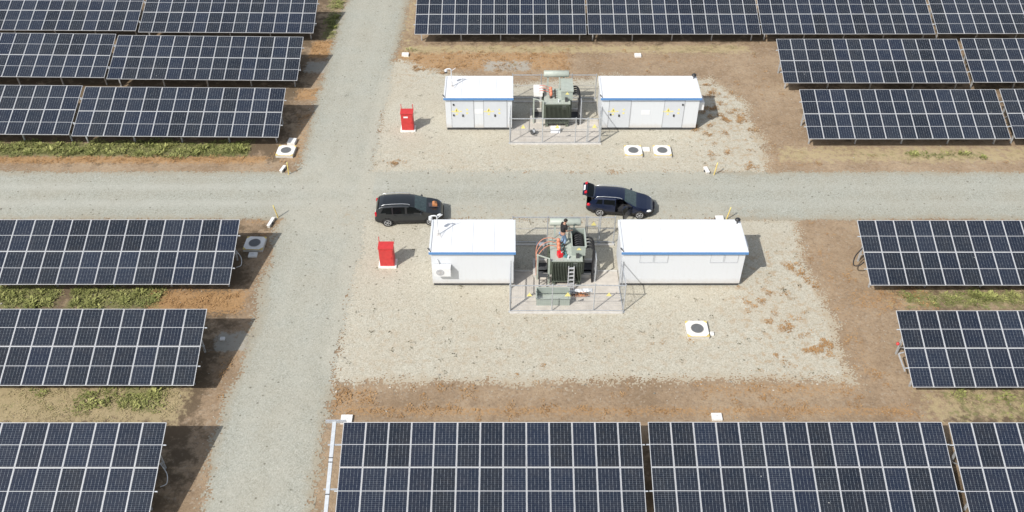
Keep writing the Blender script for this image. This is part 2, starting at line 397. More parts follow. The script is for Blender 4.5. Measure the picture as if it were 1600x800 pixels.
# ------------------------------------------------------------------ weeds (nobody could count them)
def leaf_mat(name, lo, hi):
    m, nt, bs = new_mat(name)
    tc = nd(nt, 'ShaderNodeTexCoord').outputs['Object']
    f = math_(nt, 'ADD', math_(nt, 'MULTIPLY', attr(nt, 'tone'), .7), math_(nt, 'MULTIPLY', noise(nt, tc, 1.2, 3), .3))
    nt.links.new(ramp(nt, f, [(.15, lo), (.85, hi)]), bs.inputs['Base Color'])
    bs.inputs['Roughness'].default_value = .8; bs.inputs['Specular IOR Level'].default_value = .2
    return m
def weeds(name, label, pts, size, spread, leaves, mat, flat=.6):
    """clumps of small leaf-shaped faces, pts = (n, 2) clump centres"""
    n = len(pts); k = leaves; N = n*k
    ctr = np.repeat(pts, k, 0); cs = np.repeat(rng.uniform(.55, 1.35, n), k); tone = np.repeat(rng.random(n), k)*.7 + rng.random(N)*.3
    a = rng.random(N)*2*np.pi; rad = np.sqrt(rng.random(N))*spread*cs
    base = np.stack([ctr[:,0]+np.cos(a)*rad, ctr[:,1]+np.sin(a)*rad], -1)
    z0 = rng.random(N)*size*cs*.45
    d = a + rng.normal(0, .9, N); L = size*cs*rng.uniform(.6, 1.3, N); W = L*rng.uniform(.12, .26, N)
    lift = rng.uniform(.15, 1., N)*(1-flat) + .12
    dx, dy, dz = np.cos(d)*L*np.sqrt(1-np.minimum(lift,.95)**2), np.sin(d)*L*np.sqrt(1-np.minimum(lift,.95)**2), L*lift
    px, py = -np.sin(d)*W, np.cos(d)*W
    v = np.zeros((N, 4, 3))
    v[:,0] = np.stack([base[:,0], base[:,1], z0+.012], -1)
    v[:,1] = np.stack([base[:,0]+dx*.55+px, base[:,1]+dy*.55+py, z0+dz*.62+.014], -1)
    v[:,2] = np.stack([base[:,0]+dx, base[:,1]+dy, z0+dz*.85+.014], -1)
    v[:,3] = np.stack([base[:,0]+dx*.55-px, base[:,1]+dy*.55-py, z0+dz*.62+.014], -1)
    me = bpy.data.meshes.new(name); me.vertices.add(4*N); me.vertices.foreach_set('co', v.ravel().astype(np.float32))
    me.loops.add(4*N); me.loops.foreach_set('vertex_index', np.arange(4*N, dtype=np.int32))
    me.polygons.add(N); me.polygons.foreach_set('loop_start', np.arange(0, 4*N, 4, dtype=np.int32)); me.update(calc_edges=True)
    t = me.attributes.new('tone', 'FLOAT', 'POINT'); t.data.foreach_set('value', np.repeat(tone, 4).astype(np.float32))
    me.materials.append(mat)
    return tag(link(name, me), label, None, None, 'stuff')
def scatter(fn, n, x0=-36, x1=36, y0=20, y1=76):
    x = rng.uniform(x0, x1, n); y = rng.uniform(y0, y1, n)
    p = fn(x, y); k = rng.random(n) < p
    return np.stack([x[k], y[k]], -1)
bare = lambda x, y: (sd_road(x, y) > .1) & (sd_near(x, y) > .1) & (sd_far(x, y) > .1)
th = lambda v, a, b: np.clip((v-a)/(b-a), 0, 1)
clump = lambda x, y, o: .5+.5*(.6*vnoise(x, y, 1.3, o)+.4*vnoise(x, y, .45, o+1))
gp = scatter(lambda x, y: bare(x, y)*th(cover(GREEN, x, y)*.75+clump(x, y, 8)*.6, .72, 1.0), 90000)
weeds('green_weeds', 'low green leafy weeds growing in strips along the front of the panel rows', gp, .12, .2, 22, leaf_mat('green_weed_leaves', (.11,.135,.038), (.37,.37,.14)), .45)
fine = lambda x, y, o: .5+.5*(.5*vnoise(x, y, .8, o)+.5*vnoise(x, y, .28, o+1))
tp = gp[rng.random(len(gp)) < .09]
weeds('tall_weeds', 'taller yellow green tufts standing out of the weed strips', tp, .19, .2, 34, leaf_mat('tall_weed_leaves', (.14,.165,.045), (.42,.42,.16)), .3)
op = scatter(lambda x, y: bare(x, y)*.7*th(np.maximum(cover(ORANGE, x, y)*.6, .22*smooth_box(x, y, -9.4, 20.5, 28, 65.5, 1))+fine(x, y, 10)*.7, .66, 1.0), 140000)
ox = scatter(lambda x, y: (~bare(x, y))*(sd_road(x, y) > .3)*th(np.maximum(stain_n(x, y)*(y < 44), stain_f(x, y)*(y > 48))*.34+(.5+.5*(.6*vnoise(x, y, .55, 12)+.4*vnoise(x, y, .2, 13)))*.85+.12*vnoise(x, y, 3.1, 19), .89, 1.03)*.75, 120000, -9.5, 18, 30, 65)
weeds('rusty_weeds', 'dried rust orange weeds creeping over bare soil and gravel', np.concatenate([op, ox]), .09, .12, 12, leaf_mat('rusty_weed_leaves', (.27,.15,.065), (.52,.32,.15)), .8)
sp = scatter(lambda x, y: bare(x, y)*.8*th(cover(STRAW, x, y)*.7+clump(x, y, 14)*.6, .74, 1.08), 110000)
weeds('dry_grass', 'short straw coloured dry grass on the soil between the rows', sp, .07, .16, 14, leaf_mat('straw_blades', (.30,.25,.12), (.52,.44,.26)), .7)
fp = scatter(lambda x, y: (sd_road(x, y) < .3)*th(clump(x, y, 16), .86, .96)*.4 + ((sd_near(x, y) < 0) | (sd_far(x, y) < 0))*(sd_road(x, y) > 0)*(th(clump(x, y, 17), .74, .9)*.4+.012), 60000)
weeds('withered_sprigs', 'small dark withered sprigs dotted over the gravel', fp, .07, .10, 10, leaf_mat('withered_leaves', (.06,.055,.03), (.17,.15,.08)), .75)

def stones(name, label, pts, lo, hi, mat):
    n = len(pts); r = rng.uniform(lo, hi, n)*(1+1.2*(rng.random(n) < .06)); a = rng.random(n)*6.28
    oc = np.array([(1,0,.35),(.2,.9,.4),(-.9,.25,.3),(-.3,-.95,.4),(.05,.0,.95),(0,0,-.1)]); fs = np.array([(0,1,4),(1,2,4),(2,3,4),(3,0,4)])
    ca, sa = np.cos(a)[:,None], np.sin(a)[:,None]; j = 1+.35*(rng.random((n,6,1))-.5)
    v = np.stack([oc[:,0]*ca-oc[:,1]*sa*.75, oc[:,0]*sa+oc[:,1]*ca*.75, np.repeat(oc[None,:,2]*.7, n, 0)], -1)*r[:,None,None]*j
    v[:,:,0] += pts[:,:1]; v[:,:,1] += pts[:,1:]; v[:,:,2] += .012
    f = (fs[None]+(np.arange(n)*6)[:,None,None]).reshape(-1)
    me = bpy.data.meshes.new(name); me.vertices.add(6*n); me.vertices.foreach_set('co', v.ravel().astype(np.float32))
    me.loops.add(len(f)); me.loops.foreach_set('vertex_index', f.astype(np.int32)); me.polygons.add(4*n)
    me.polygons.foreach_set('loop_start', np.arange(0, 12*n, 3, dtype=np.int32)); me.update(calc_edges=True)
    t = me.attributes.new('tone', 'FLOAT', 'POINT'); t.data.foreach_set('value', np.repeat(rng.random(n), 6).astype(np.float32))
    me.materials.append(mat); return tag(link(name, me), label, None, None, 'stuff')
near_edge = lambda x, y: np.exp(-(np.minimum(np.abs(sd_near(x, y)), np.abs(sd_far(x, y)))/.45)**2)*(sd_road(x, y) > -.3) + .8*np.exp(-(np.abs(sd_road(x, y))/.3)**2)*(~road_edge_free(x, y))
st = scatter(lambda x, y: .02 + .22*near_edge(x, y), 170000, -36, 38, 20, 74)
stones('loose_stones', 'loose pale stones scattered over the gravel edges and bare soil', st, .018, .045, leaf_mat('stone_faces', (.17,.155,.125), (.56,.53,.46)))

# ------------------------------------------------------------------ solar tables
TW, TL, TT, HB = 1.046, 4.22, R(19.33), 1.0
def make_panel_mesh():
    b = MB(); w = TW-.014; l = TL/2-.016; r = .021; t = .035
    x, y = w/2, l/2
    b.box((-x,-y,0), (x,-y+r,t), M['alu']); b.box((-x,y-r,0), (x,y,t), M['alu'])
    b.box((-x,-y+r,0), (-x+r,y-r,t), M['alu']); b.box((x-r,-y+r,0), (x,y-r,t), M['alu'])
    b.poly([(-x+r,-y+r,t-.006),(x-r,-y+r,t-.006),(x-r,y-r,t-.006),(-x+r,y-r,t-.006)], M['cells'])
    b.poly([(-x+r,-y+r,.008),(-x+r,y-r,.008),(x-r,y-r,.008),(x-r,-y+r,.008)], M['backsheet'])
    return b
N = 13; WID = N*TW
sl = lambda s, dz=0: (s*math.cos(TT)-dz*math.sin(TT), HB + s*math.sin(TT)+dz*math.cos(TT))
def make_table():
    t = thing('solar_table', 'x', 'solar table')
    pm = None
    for j in range(2):
        for i in range(N):
            y, z = sl((j+.5)*TL/2)
            if pm is None: o = make_panel_mesh().build('solar_panel', t); pm = o.data
            else: o = link('solar_panel', pm, t)
            o.location = ((i+.5)*TW, y, z); o.rotation_euler = (TT, 0, 0)
    pb = MB(); pb.box((-.14,-.022,-.06), (WID+.14,.022,0), M['galv_pale']); pur = None
    for s in (TL*.25, TL*.75):
        y, z = sl(s, -.004)
        if pur is None: o = pb.build('purlin', t); pur = o.data
        else: o = link('purlin', pur, t)
        o.location = (0, y, z); o.rotation_euler = (TT, 0, 0)
    fm = None
    for i in range(5):
        x = .45 + i*(WID-.9)/4
        if fm is None:
            b = MB()
            p0, p1 = sl(.25, -.14), sl(TL-.25, -.14)
            b.bar((0,*p0), (0,*p1), .06, .1, M['galv'])
            a = sl(.95, -.2); c = sl(3.3, -.2); e = sl(2.2, -.2)
            b.bar((0,a[0],-.4), (0,*a), .08, .1, M['galv']); b.bar((0,c[0],-.4), (0,*c), .08, .1, M['galv'])
            b.bar((.06,c[0],.5), (.06,*e), .05, .05, M['galv'])
            o = b.build('support_frame', t); fm = o.data
        else: o = link('support_frame', fm, t)
        o.location = (x, 0, 0)
    return t
tables = [  # left end x, bottom-edge y, width factor, roll, raise, label
 (-29.52, 51.36, 1.016, .45, 0, 'solar table in the first row beyond the gravel road, left side, ending beside a manhole'),
 (-43.6, 51.5, 1.016, .45, .11, 'solar table at the left frame edge in the row bordering the green weed strip'),
 (-29.57, 58.68, 1.018, .6, 0, 'solar table in the middle one of the three far left rows, nearest the vertical track'),
 (-43.65, 58.85, 1.018, .6, .15, 'cut off solar table at left frame edge, middle of the three far left rows'),
 (-29.47, 65.92, 1.012, .35, 0, 'solar table topmost on the left, ending beside the vertical gravel track'),
 (-43.5, 66.1, 1.012, .35, .1, 'solar table in the top left corner of the photo'),
 (-29.55, 36.93, 1.02, 0, 0, 'solar table below the gravel road on the left, with a manhole in its shadow'),
 (-29.64, 29.62, 1.02, 0, 0, 'solar table second below the gravel road on the left, above the olive grass'),
 (-29.67, 22.25, 1.02, 0, 0, 'solar table in the bottom left corner beside the vertical gravel track'),
 (-7.68, 65.72, .993, 0, 0, 'solar table at the top edge right beside the vertical gravel track'),
 (6.0, 65.74, .998, 0, 0, 'solar table at the top edge behind the far long white cabin'),
 (19.73, 65.76, .998, 0, 0, 'solar table at the top edge, third to the right of the vertical track'),
 (33.55, 65.83, .998, 0, 0, 'solar table in the top right corner of the photo'),
 (19.78, 58.36, .993, 0, 0, 'solar table in the second row from the top right, nearest the bare earth'),
 (33.6, 58.45, .993, 0, 0, 'cut off solar table at the right frame edge, second row from the top'),
 (19.84, 51.17, .993, 0, 0, 'solar table on the right just above the gravel road and straw grass strip'),
 (33.68, 51.23, .993, 0, 0, 'cut off solar table at the right frame edge just above the gravel road'),
 (19.83, 36.86, .993, 0, 0, 'solar table on the right just below the gravel road with a hanging black cable loop'),
 (19.78, 29.5, .993, 0, 0, 'solar table on the right between two grass strips, second below the road'),
 (-7.7, 22.27, .995, 0, 0, 'solar table bottom centre, with a bare beam exposed at its end'),
 (6.2, 22.28, .985, 0, 0, 'solar table at the bottom edge, middle of the three in its row'),
 (19.92, 22.25, .99, 0, 0, 'solar table in the bottom right corner of the photo'),
]
first = make_table(); TAB = []
for i, (x, y, k, roll, up, lab) in enumerate(tables):
    t = first if i == 0 else copy_tree(first)
    t.location = (x*.9975, y-.13, up + WID*k*math.sin(R(roll))); t.scale = (k, 1, 1); t.rotation_euler = (0, R(roll), 0)
    for ch in t.children:
        if ch.name.startswith('solar_panel'):
            e = ch.rotation_euler; ch.rotation_euler = (TT+float(rng.normal(0, .0025)), float(rng.normal(0, .003)), 0)
    tag(t, lab, 'solar table', 'solar tables in parallel rows'); TAB.append(t)
# bare end bay of the bottom centre table
b = MB(); b.bar((-.42,*sl(-.15,-.02)), (-.42,*sl(TL+.1,-.02)), .17, .1, M['galv_pale'])
for s in (.9, 2.35, 2.55): b.bar((-.52,*sl(s,.04)), (-.32,*sl(s,.04)), .03, .03, M['plinth'])
b.build('bare_rafter', TAB[19])
b = MB(); b.bar((-.82,*sl(TL+.04,.0)), (.12,*sl(TL+.04,.0)), .1, .14, M['galv']); b.build('cross_beam', TAB[19])
for s in (TL*.27, TL*.75):
    b = MB(); b.bar((-.62,*sl(s,-.03)), (.05,*sl(s,-.03)), .06, .06, M['galv_pale']); b.build('purlin_stub', TAB[19])
b = MB(); b.tube(spline([(.2,2.6,1.55),(-.28,2.2,1.25),(-.45,1.75,1.0),(-.2,1.6,1.05),(.1,1.75,1.2)]), .035, M['black']); b.build('cable_loop', TAB[17])
b = MB(); b.bar((.02,1.15,.9), (-.16,2.0,1.3), .06, .06, M['galv']); b.bar((-.15,2.0,1.3),(.1,2.0,1.4),.05,.05,M['galv']); b.build('end_brace', TAB[18])
b = MB(); b.ball((-.12,2.45,1.55), .09, M['red']); b.build('red_end_cap', TAB[18])
for k in (6, 8):
    b = MB(); b.tube(spline([(WID-.1,2.4,1.45),(WID+.22,2.05,1.2),(WID+.25,1.7,.95),(WID,1.55,.9)]), .02, M['galv_pale']); b.build('end_cable', TAB[k])

# ------------------------------------------------------------------ equipment cabins
def warning_sign(parent, x, y, z):
    """cluster of yellow triangles and a yellow bar stuck on a door"""
    b = MB(); e = .004
    def tri(cx, cz, s): b.mesh([(cx-s,y,cz-s*.75),(cx+s,y,cz-s*.75),(cx,y,cz+s),(cx-s,y-e,cz-s*.75),(cx+s,y-e,cz-s*.75),(cx,y-e,cz+s)], [(3,4,5),(0,3,5,2),(1,2,5,4),(0,1,4,3)], M['yellow'])
    tri(x, z, .2); b.box((x-.36,y-.003,z-.12), (x-.21,y,z-.04), M['yellow']); b.box((x+.21,y-.003,z-.12), (x+.36,y,z-.04), M['yellow'])
    b.box((x-.07,y-.003,z-.36), (x+.07,y,z-.25), M['yellow'])
    b.box((x-.02,y-.008,z-.08), (x+.02,y-.0042,z+.07), M['handle'])
    return b.build('warning_sign', parent)
def cabin(label, x0, x1, yf, doors, windows=(), plaque=None, inner=()):
    c = thing('equipment_cabin', label, 'cabin', ((x0+x1)/2, yf+1.22, 0), 0, 'white equipment cabins')
    w = (x1-x0)/2; d = 1.22; h = 2.5
    b = MB(); b.box((-w,-d,.22), (w,d,h), M['white'])
    b.build('wall', c)
    b = MB()
    b.box((-w+.04,-d+.06,0), (w-.04,d-.06,.22), M['plinth']); b.build('plinth', c)
    b = MB()   # roof: shallow tray with a raised rim, overhanging all round
    ow, od, z0 = w+.09, d+.13, h+.01
    rf, rb = .16, .24
    vs = [(-ow,-od,z0),(ow,-od,z0),(ow,od,z0),(-ow,od,z0),(-ow,-od,z0+rf),(ow,-od,z0+rf),(ow,od,z0+rb),(-ow,od,z0+rb)]
    b.mesh(vs, [(0,3,2,1),(0,1,5,4),(1,2,6,5),(2,3,7,6),(3,0,4,7),(4,5,6,7)], M['white_roof'])
    nb = max(3, round(2*ow/1.1))
    for k in range(1, nb):
        xx = -ow+2*ow*k/nb; b.bar((xx,-od+.02,z0+rf+.006), (xx,od-.12,z0+rb+.004), .03, .02, M['white'])
    ro = b.build('roof', c)
    b = MB()
    b.bar((-ow+.06,-od+.05,z0+rf+.02), (-ow+.06,od-.05,z0+rb+.02), .1, .05, M['white']); b.bar((ow-.06,-od+.05,z0+rf+.02), (ow-.06,od-.05,z0+rb+.02), .1, .05, M['white'])
    b.bar((-ow+.12,od-.06,z0+rb+.02), (ow-.12,od-.06,z0+rb+.02), .08, .05, M['white'])
    b.build('roof_rim', ro)
    b = MB(); b.box((-ow-.01,-od-.03,z0-.01), (ow+.01,-od-.002,z0+.145), M['blue']); b.build('fascia', c)
    y = -d
    for (a, e, z0d, hd, sg) in doors:
        a -= (x0+x1)/2; e -= (x0+x1)/2
        b = MB(); b.box((a,y-.02,z0d), (e,y-.001,hd), M['door'])
        for xx in (a, e): b.box((xx-.018,y-.026,z0d), (xx+.018,y-.0005,hd), M['seam_soft'])
        b.box((a+.02,y-.0255,hd-.025), (e-.02,y-.0212,hd), M['seam_soft']); b.box((a+.02,y-.0255,z0d), (e-.02,y-.0212,z0d+.025), M['seam_soft'])
        dr = b.build('door', c)
        if sg is not None:
            warning_sign(dr, a+sg, y-.0225, 1.62)
            hb_ = MB(); hb_.cbox((a+sg+.42,y-.045,1.22), (.1,.05,.16), M['handle']); hb_.build('handle', dr)
            b = MB(); b.cbox((a+sg+.72,y-.0235,1.68), (.12,.004,.12), M['yellow']); b.cbox((a+sg+.72,y-.0235,1.40), (.13,.004,.13), M['yellow']); b.build('sticker', dr)
    for a in inner:
        b = MB(); b.cbox((a-(x0+x1)/2,y-.005,1.3), (.025,.01,2.2), M['seam_soft']); b.build('wall_seam', c)
    for (a, e, z0w, z1w) in windows:
        a -= (x0+x1)/2; e -= (x0+x1)/2
        b = MB()
        for p, q in (((a,z0w),(a+.035,z1w)), ((e-.035,z0w),(e,z1w)), ((a+.035,z0w),(e-.035,z0w+.035)), ((a+.035,z1w-.035),(e-.035,z1w))):
            b.box((p[0],y-.025,p[1]), (q[0],y-.001,q[1]), M['vent'])
        n = 7
        wv = b.build('vent_window', c)
        b = MB()
        for k in range(n):
            zz = z0w+.05+k*(z1w-z0w-.1)/n
            b.box((a+.036,y-.012,zz), (e-.036,y-.002,zz+(z1w-z0w-.1)/n-.006), M['white'])
        b.build('louvres', wv)
    if plaque:
        px, pz = plaque; b = MB(); b.cbox((px-(x0+x1)/2, y-.006, pz), (.58,.012,.34), M['white_roof']); b.build('plaque', c)
    b = MB()   # little bracket at the front left roof corner
    b.bar((-ow+.12,-od+.02,z0+rf-.02), (-ow-.06,-od+.18,z0+rf+.14), .05, .05, M['plinth']); b.build('corner_bracket', ro)
    return c
YN, YF = 37.77, 53.64
cab1 = cabin('short white cabin nearest the camera with an air conditioner on its front', -4.47, .11, YN, [])
cab2 = cabin('long white cabin near the camera with two pairs of faint louvred windows', 6.1, 12.86, YN, [],
      windows=[(7.05,7.82,1.78,2.42),(7.86,8.62,1.78,2.42),(10.95,11.7,1.78,2.42),(11.74,12.5,1.78,2.42)])
cab3 = cabin('short white cabin in the distance with two double doors and yellow signs', -4.54, 0, YF,
      [(-4.15,-2.62,.24,2.42,.36),(-1.95,-.35,.24,2.42,.36)], plaque=(-2.28,1.52), inner=(-3.4,-1.15))
cab4 = cabin('long white cabin in the distance with two doors either side of a white plaque', 6.1, 12.74, YF,
      [(6.62,8.1,.24,2.42,.3),(10.38,11.75,.24,2.42,.3)], plaque=(9.15,1.45))
for cc, xx, zz in ((cab3, -4.0, 1.25), (cab3, -3.98, 2.08), (cab4, 6.75, 1.3), (cab4, 11.62, 2.08)):
    b = MB(); b.cbox((xx-cc.location.x, -1.265, zz), (.1,.06,.11), M['handle']); b.build('wall_lamp', cc)

# split air conditioners
def aircon(label, loc, rz):
    t = thing('air_conditioner', label, 'air conditioner', loc, rz, 'air conditioners on the cabins')
    b = MB(); b.box((-.46,-.42,-.3), (.46,-.06,.3), M['white_roof']); b.build('casing', t)
    b = MB(); n = 20
    ring = [(-.12+.22*math.cos(2*math.pi*k/n), .22*math.sin(2*math.pi*k/n)) for k in range(n)]
    b.mesh([(p,-.435,q) for p, q in ring], [tuple(range(n))[::1]], M['seam'])
    for k in range(n):
        p, q = ring[k], ring[(k+1)%n]; b.poly([(p[0],-.418,p[1]),(q[0],-.418,q[1]),(q[0],-.435,q[1]),(p[0],-.435,p[1])], M['seam'])
    for k in range(6):
        a = math.pi*k/6; b.bar((-.12-.2*math.cos(a),-.44,-.2*math.sin(a)), (-.12+.2*math.cos(a),-.44,.2*math.sin(a)), .012, .008, M['white'])
    b.build('fan_grille', t)
    for s in (-.3, .3):
        b = MB(); b.bar((s,-.36,-.3), (s,0,-.3), .04, .04, M['galv']); b.bar((s,-.02,-.3), (s,-.02,.1), .04, .04, M['galv']); b.build('bracket', t)
    b = MB(); b.tube(spline([(-.2,-.1,.28),(-.22,-.05,.5),(-.3,-.02,.62)]), .03, M['white']); b.build('pipe', t)
    return t
aircon('white air conditioner on the front of the near short cabin', (-3.86, YN, 1.42), 0)
aircon('white air conditioner on the end wall of the near long cabin', (12.86, YN+1.5, 1.75), R(90))
aircon('white air conditioner on the end wall of the distant long cabin', (12.74, YF+.75, 1.75), R(90))

# CCTV masts on the roofs
def mast(label, loc, hgt, black):
    t = thing('security_camera', label, 'security camera', loc, 0, 'cameras on the cabin roofs')
    b = MB(); b.tube([(0,0,0),(0,0,hgt)], .035, M['white']); b.cbox((0,0,.02), (.2,.2,.04), M['white']); b.tube([(.16,-.25,0),(0,0,.6)], .015, M['white']); b.build('mast', t)
    b = MB(); b.tube(spline([(0,0,hgt),(-.1,0,hgt+.06),(-.3,0,hgt+.04),(-.36,0,hgt-.04)]), .04, M['white']); b.build('arm', t)
    b = MB(); b.tube([(-.36,0,hgt-.02),(-.36,0,hgt-.16)], .1, M['white'], 14); b.ball((-.36,0,hgt-.17), .11, M['handle' if black else 'white']); b.build('dome', t)
    b = MB(); b.bar((0,0,hgt-.12), (.3,.12,hgt+.05), .03, .03, M['white']); b.build('antenna', t)
    return t
mast('white dome camera on a mast over the near short cabin roof', (-4.12, 39.05, 2.72), 1.3, False)
mast('dome camera with black ball on a mast over the distant short cabin', (-4.12, 54.9, 2.72), 1.3, True)
def dark_camera(label, loc):
    t = thing('security_camera', label, 'security camera', loc, 0, 'cameras on the cabin roofs')
    b = MB(); b.tube([(0,0,0),(0,0,.22)], .035, M['handle']); b.build('stand', t)
    b = MB(); b.ball((0,0,.27), .15, M['handle'], (1.1,1,.8)); b.build('dome', t)
dark_camera('small black camera at back corner of the near long cabin roof', (12.72, 40.02, 2.75))
dark_camera('small black camera at back corner of the distant long cabin roof', (12.6, 55.9, 2.75))

# ------------------------------------------------------------------ transformer yards
def yard(name, label, y0, y1, ym):
    b = MB(); b.box((-.12,y0,0), (6.08,ym,.05), M['pink_slab'])
    b.build(name)['kind'] = 'structure'
yard('concrete_slab', '', 35.62, 41.5, 38.9)
yard('concrete_slab', '', 51.95, 57.6, 54.7)
def kerb(x0, y0, x1, y1, h=.1):
    b = MB(); b.bar((x0,y0,h/2), (x1,y1,h/2), .12, h, M['concrete']); o = b.build('kerb'); o['kind'] = 'structure'
for dy in (0, 15.95): kerb(.13, 41.32+dy, 6.08, 41.32+dy); kerb(.13, 38.97+dy, 6.08, 38.97+dy)
kerb(-.12, 35.56, 6.08, 35.56, .09); kerb(-.12, 51.89, 6.08, 51.89, .09)

def fence(label, posts, gates, signs, hgt=2.0, midrail=True):
    p0 = posts[0]; t = thing('mesh_fence', label, 'fence', (p0[0], p0[1], 0), 0, 'galvanised mesh fences around the transformers')
    L = lambda p, z: (p[0]-p0[0], p[1]-p0[1], z)
    for p in posts:
        b = MB(); b.tube([L(p,0), L(p,hgt+.06)], .032, M['galv'], 8); b.cbox(L(p,.01), (.16,.16,.02), M['galv']); b.build('post', t)
    for k in range(len(posts)-1):
        p, q = posts[k], posts[k+1]; g = k in gates
        m = M['galv']
        b = MB()
        for z in (.08, hgt-.04) + ((1.3,) if g else ()): b.bar(L(p,z), L(q,z), .04, .05 if z > 1 else .03, m)
        if g:
            d = Vector((q[0]-p[0], q[1]-p[1], 0)).normalized()*.09
            for a, s in ((p, 1), (q, -1)): b.bar(Vector(L(a,.08))+d*s, Vector(L(a,hgt))+d*s, .05, .05, m)
        elif midrail: b.bar(L(p,1.1), L(q,1.1), .015, .015, m)
        pn = b.build('gate' if g else 'rail_frame', t)
        b = MB(); n = int(math.hypot(q[0]-p[0], q[1]-p[1])/.11); P, Q = Vector(L(p,0)), Vector(L(q,0))
        for i in range(1, n):
            c = P.lerp(Q, i/n); b.bar(c+Vector((0,0,.1)), c+Vector((0,0,hgt-.06)), .003, .003, m)
        for j in range(1, 10):
            z = .1+j*(hgt-.16)/10; b.bar(P+Vector((0,0,z)), Q+Vector((0,0,z)), .003, .003, m)
        b.build('wire_mesh', pn)
    for (x, y, z, s) in signs:
        b = MB(); b.mesh([L((x-s,y-.03),z-s*.8),L((x+s,y-.03),z-s*.8),L((x,y-.03),z+s),L((x-s,y-.02),z-s*.8),L((x+s,y-.02),z-s*.8),L((x,y-.02),z+s)], [(0,1,2),(5,4,3),(0,3,4,1),(1,4,5,2),(2,5,3,0)], M['yellow'])
        b.build('warning_sign', t)
    return t
fence('near front mesh fence around the open transformer, with yellow warning triangles', [(-.06,37.6),(-.11,35.7),(2.19,35.72),(4.48,35.74),(6.12,35.7),(6.04,37.6)], [0], [(.95,35.71,1.32,.15),(3.02,35.72,1.32,.17),(5.25,35.72,1.32,.15)])
fence('back mesh fence behind the open transformer, on the road side', [(.05,41.55),(2.1,41.55),(4.35,41.55),(5.2,41.55),(6.05,41.55)], [2], [(4.8,41.54,1.5,.16)])
fence('front mesh fence of the distant closed transformer, with a gate', [(-.1,53.5),(-.15,52.05),(2.06,52.05),(4.3,52.05),(5.08,52.05),(6.0,52.05),(6.03,53.5)], [4], [(.75,52.04,1.35,.16),(3.05,52.04,1.35,.16),(5.55,52.03,1.4,.17)])
fence('back mesh fence behind the distant closed transformer', [(.05,57.75),(2.1,57.75),(4.3,57.75),(6.05,57.75)], [], [])

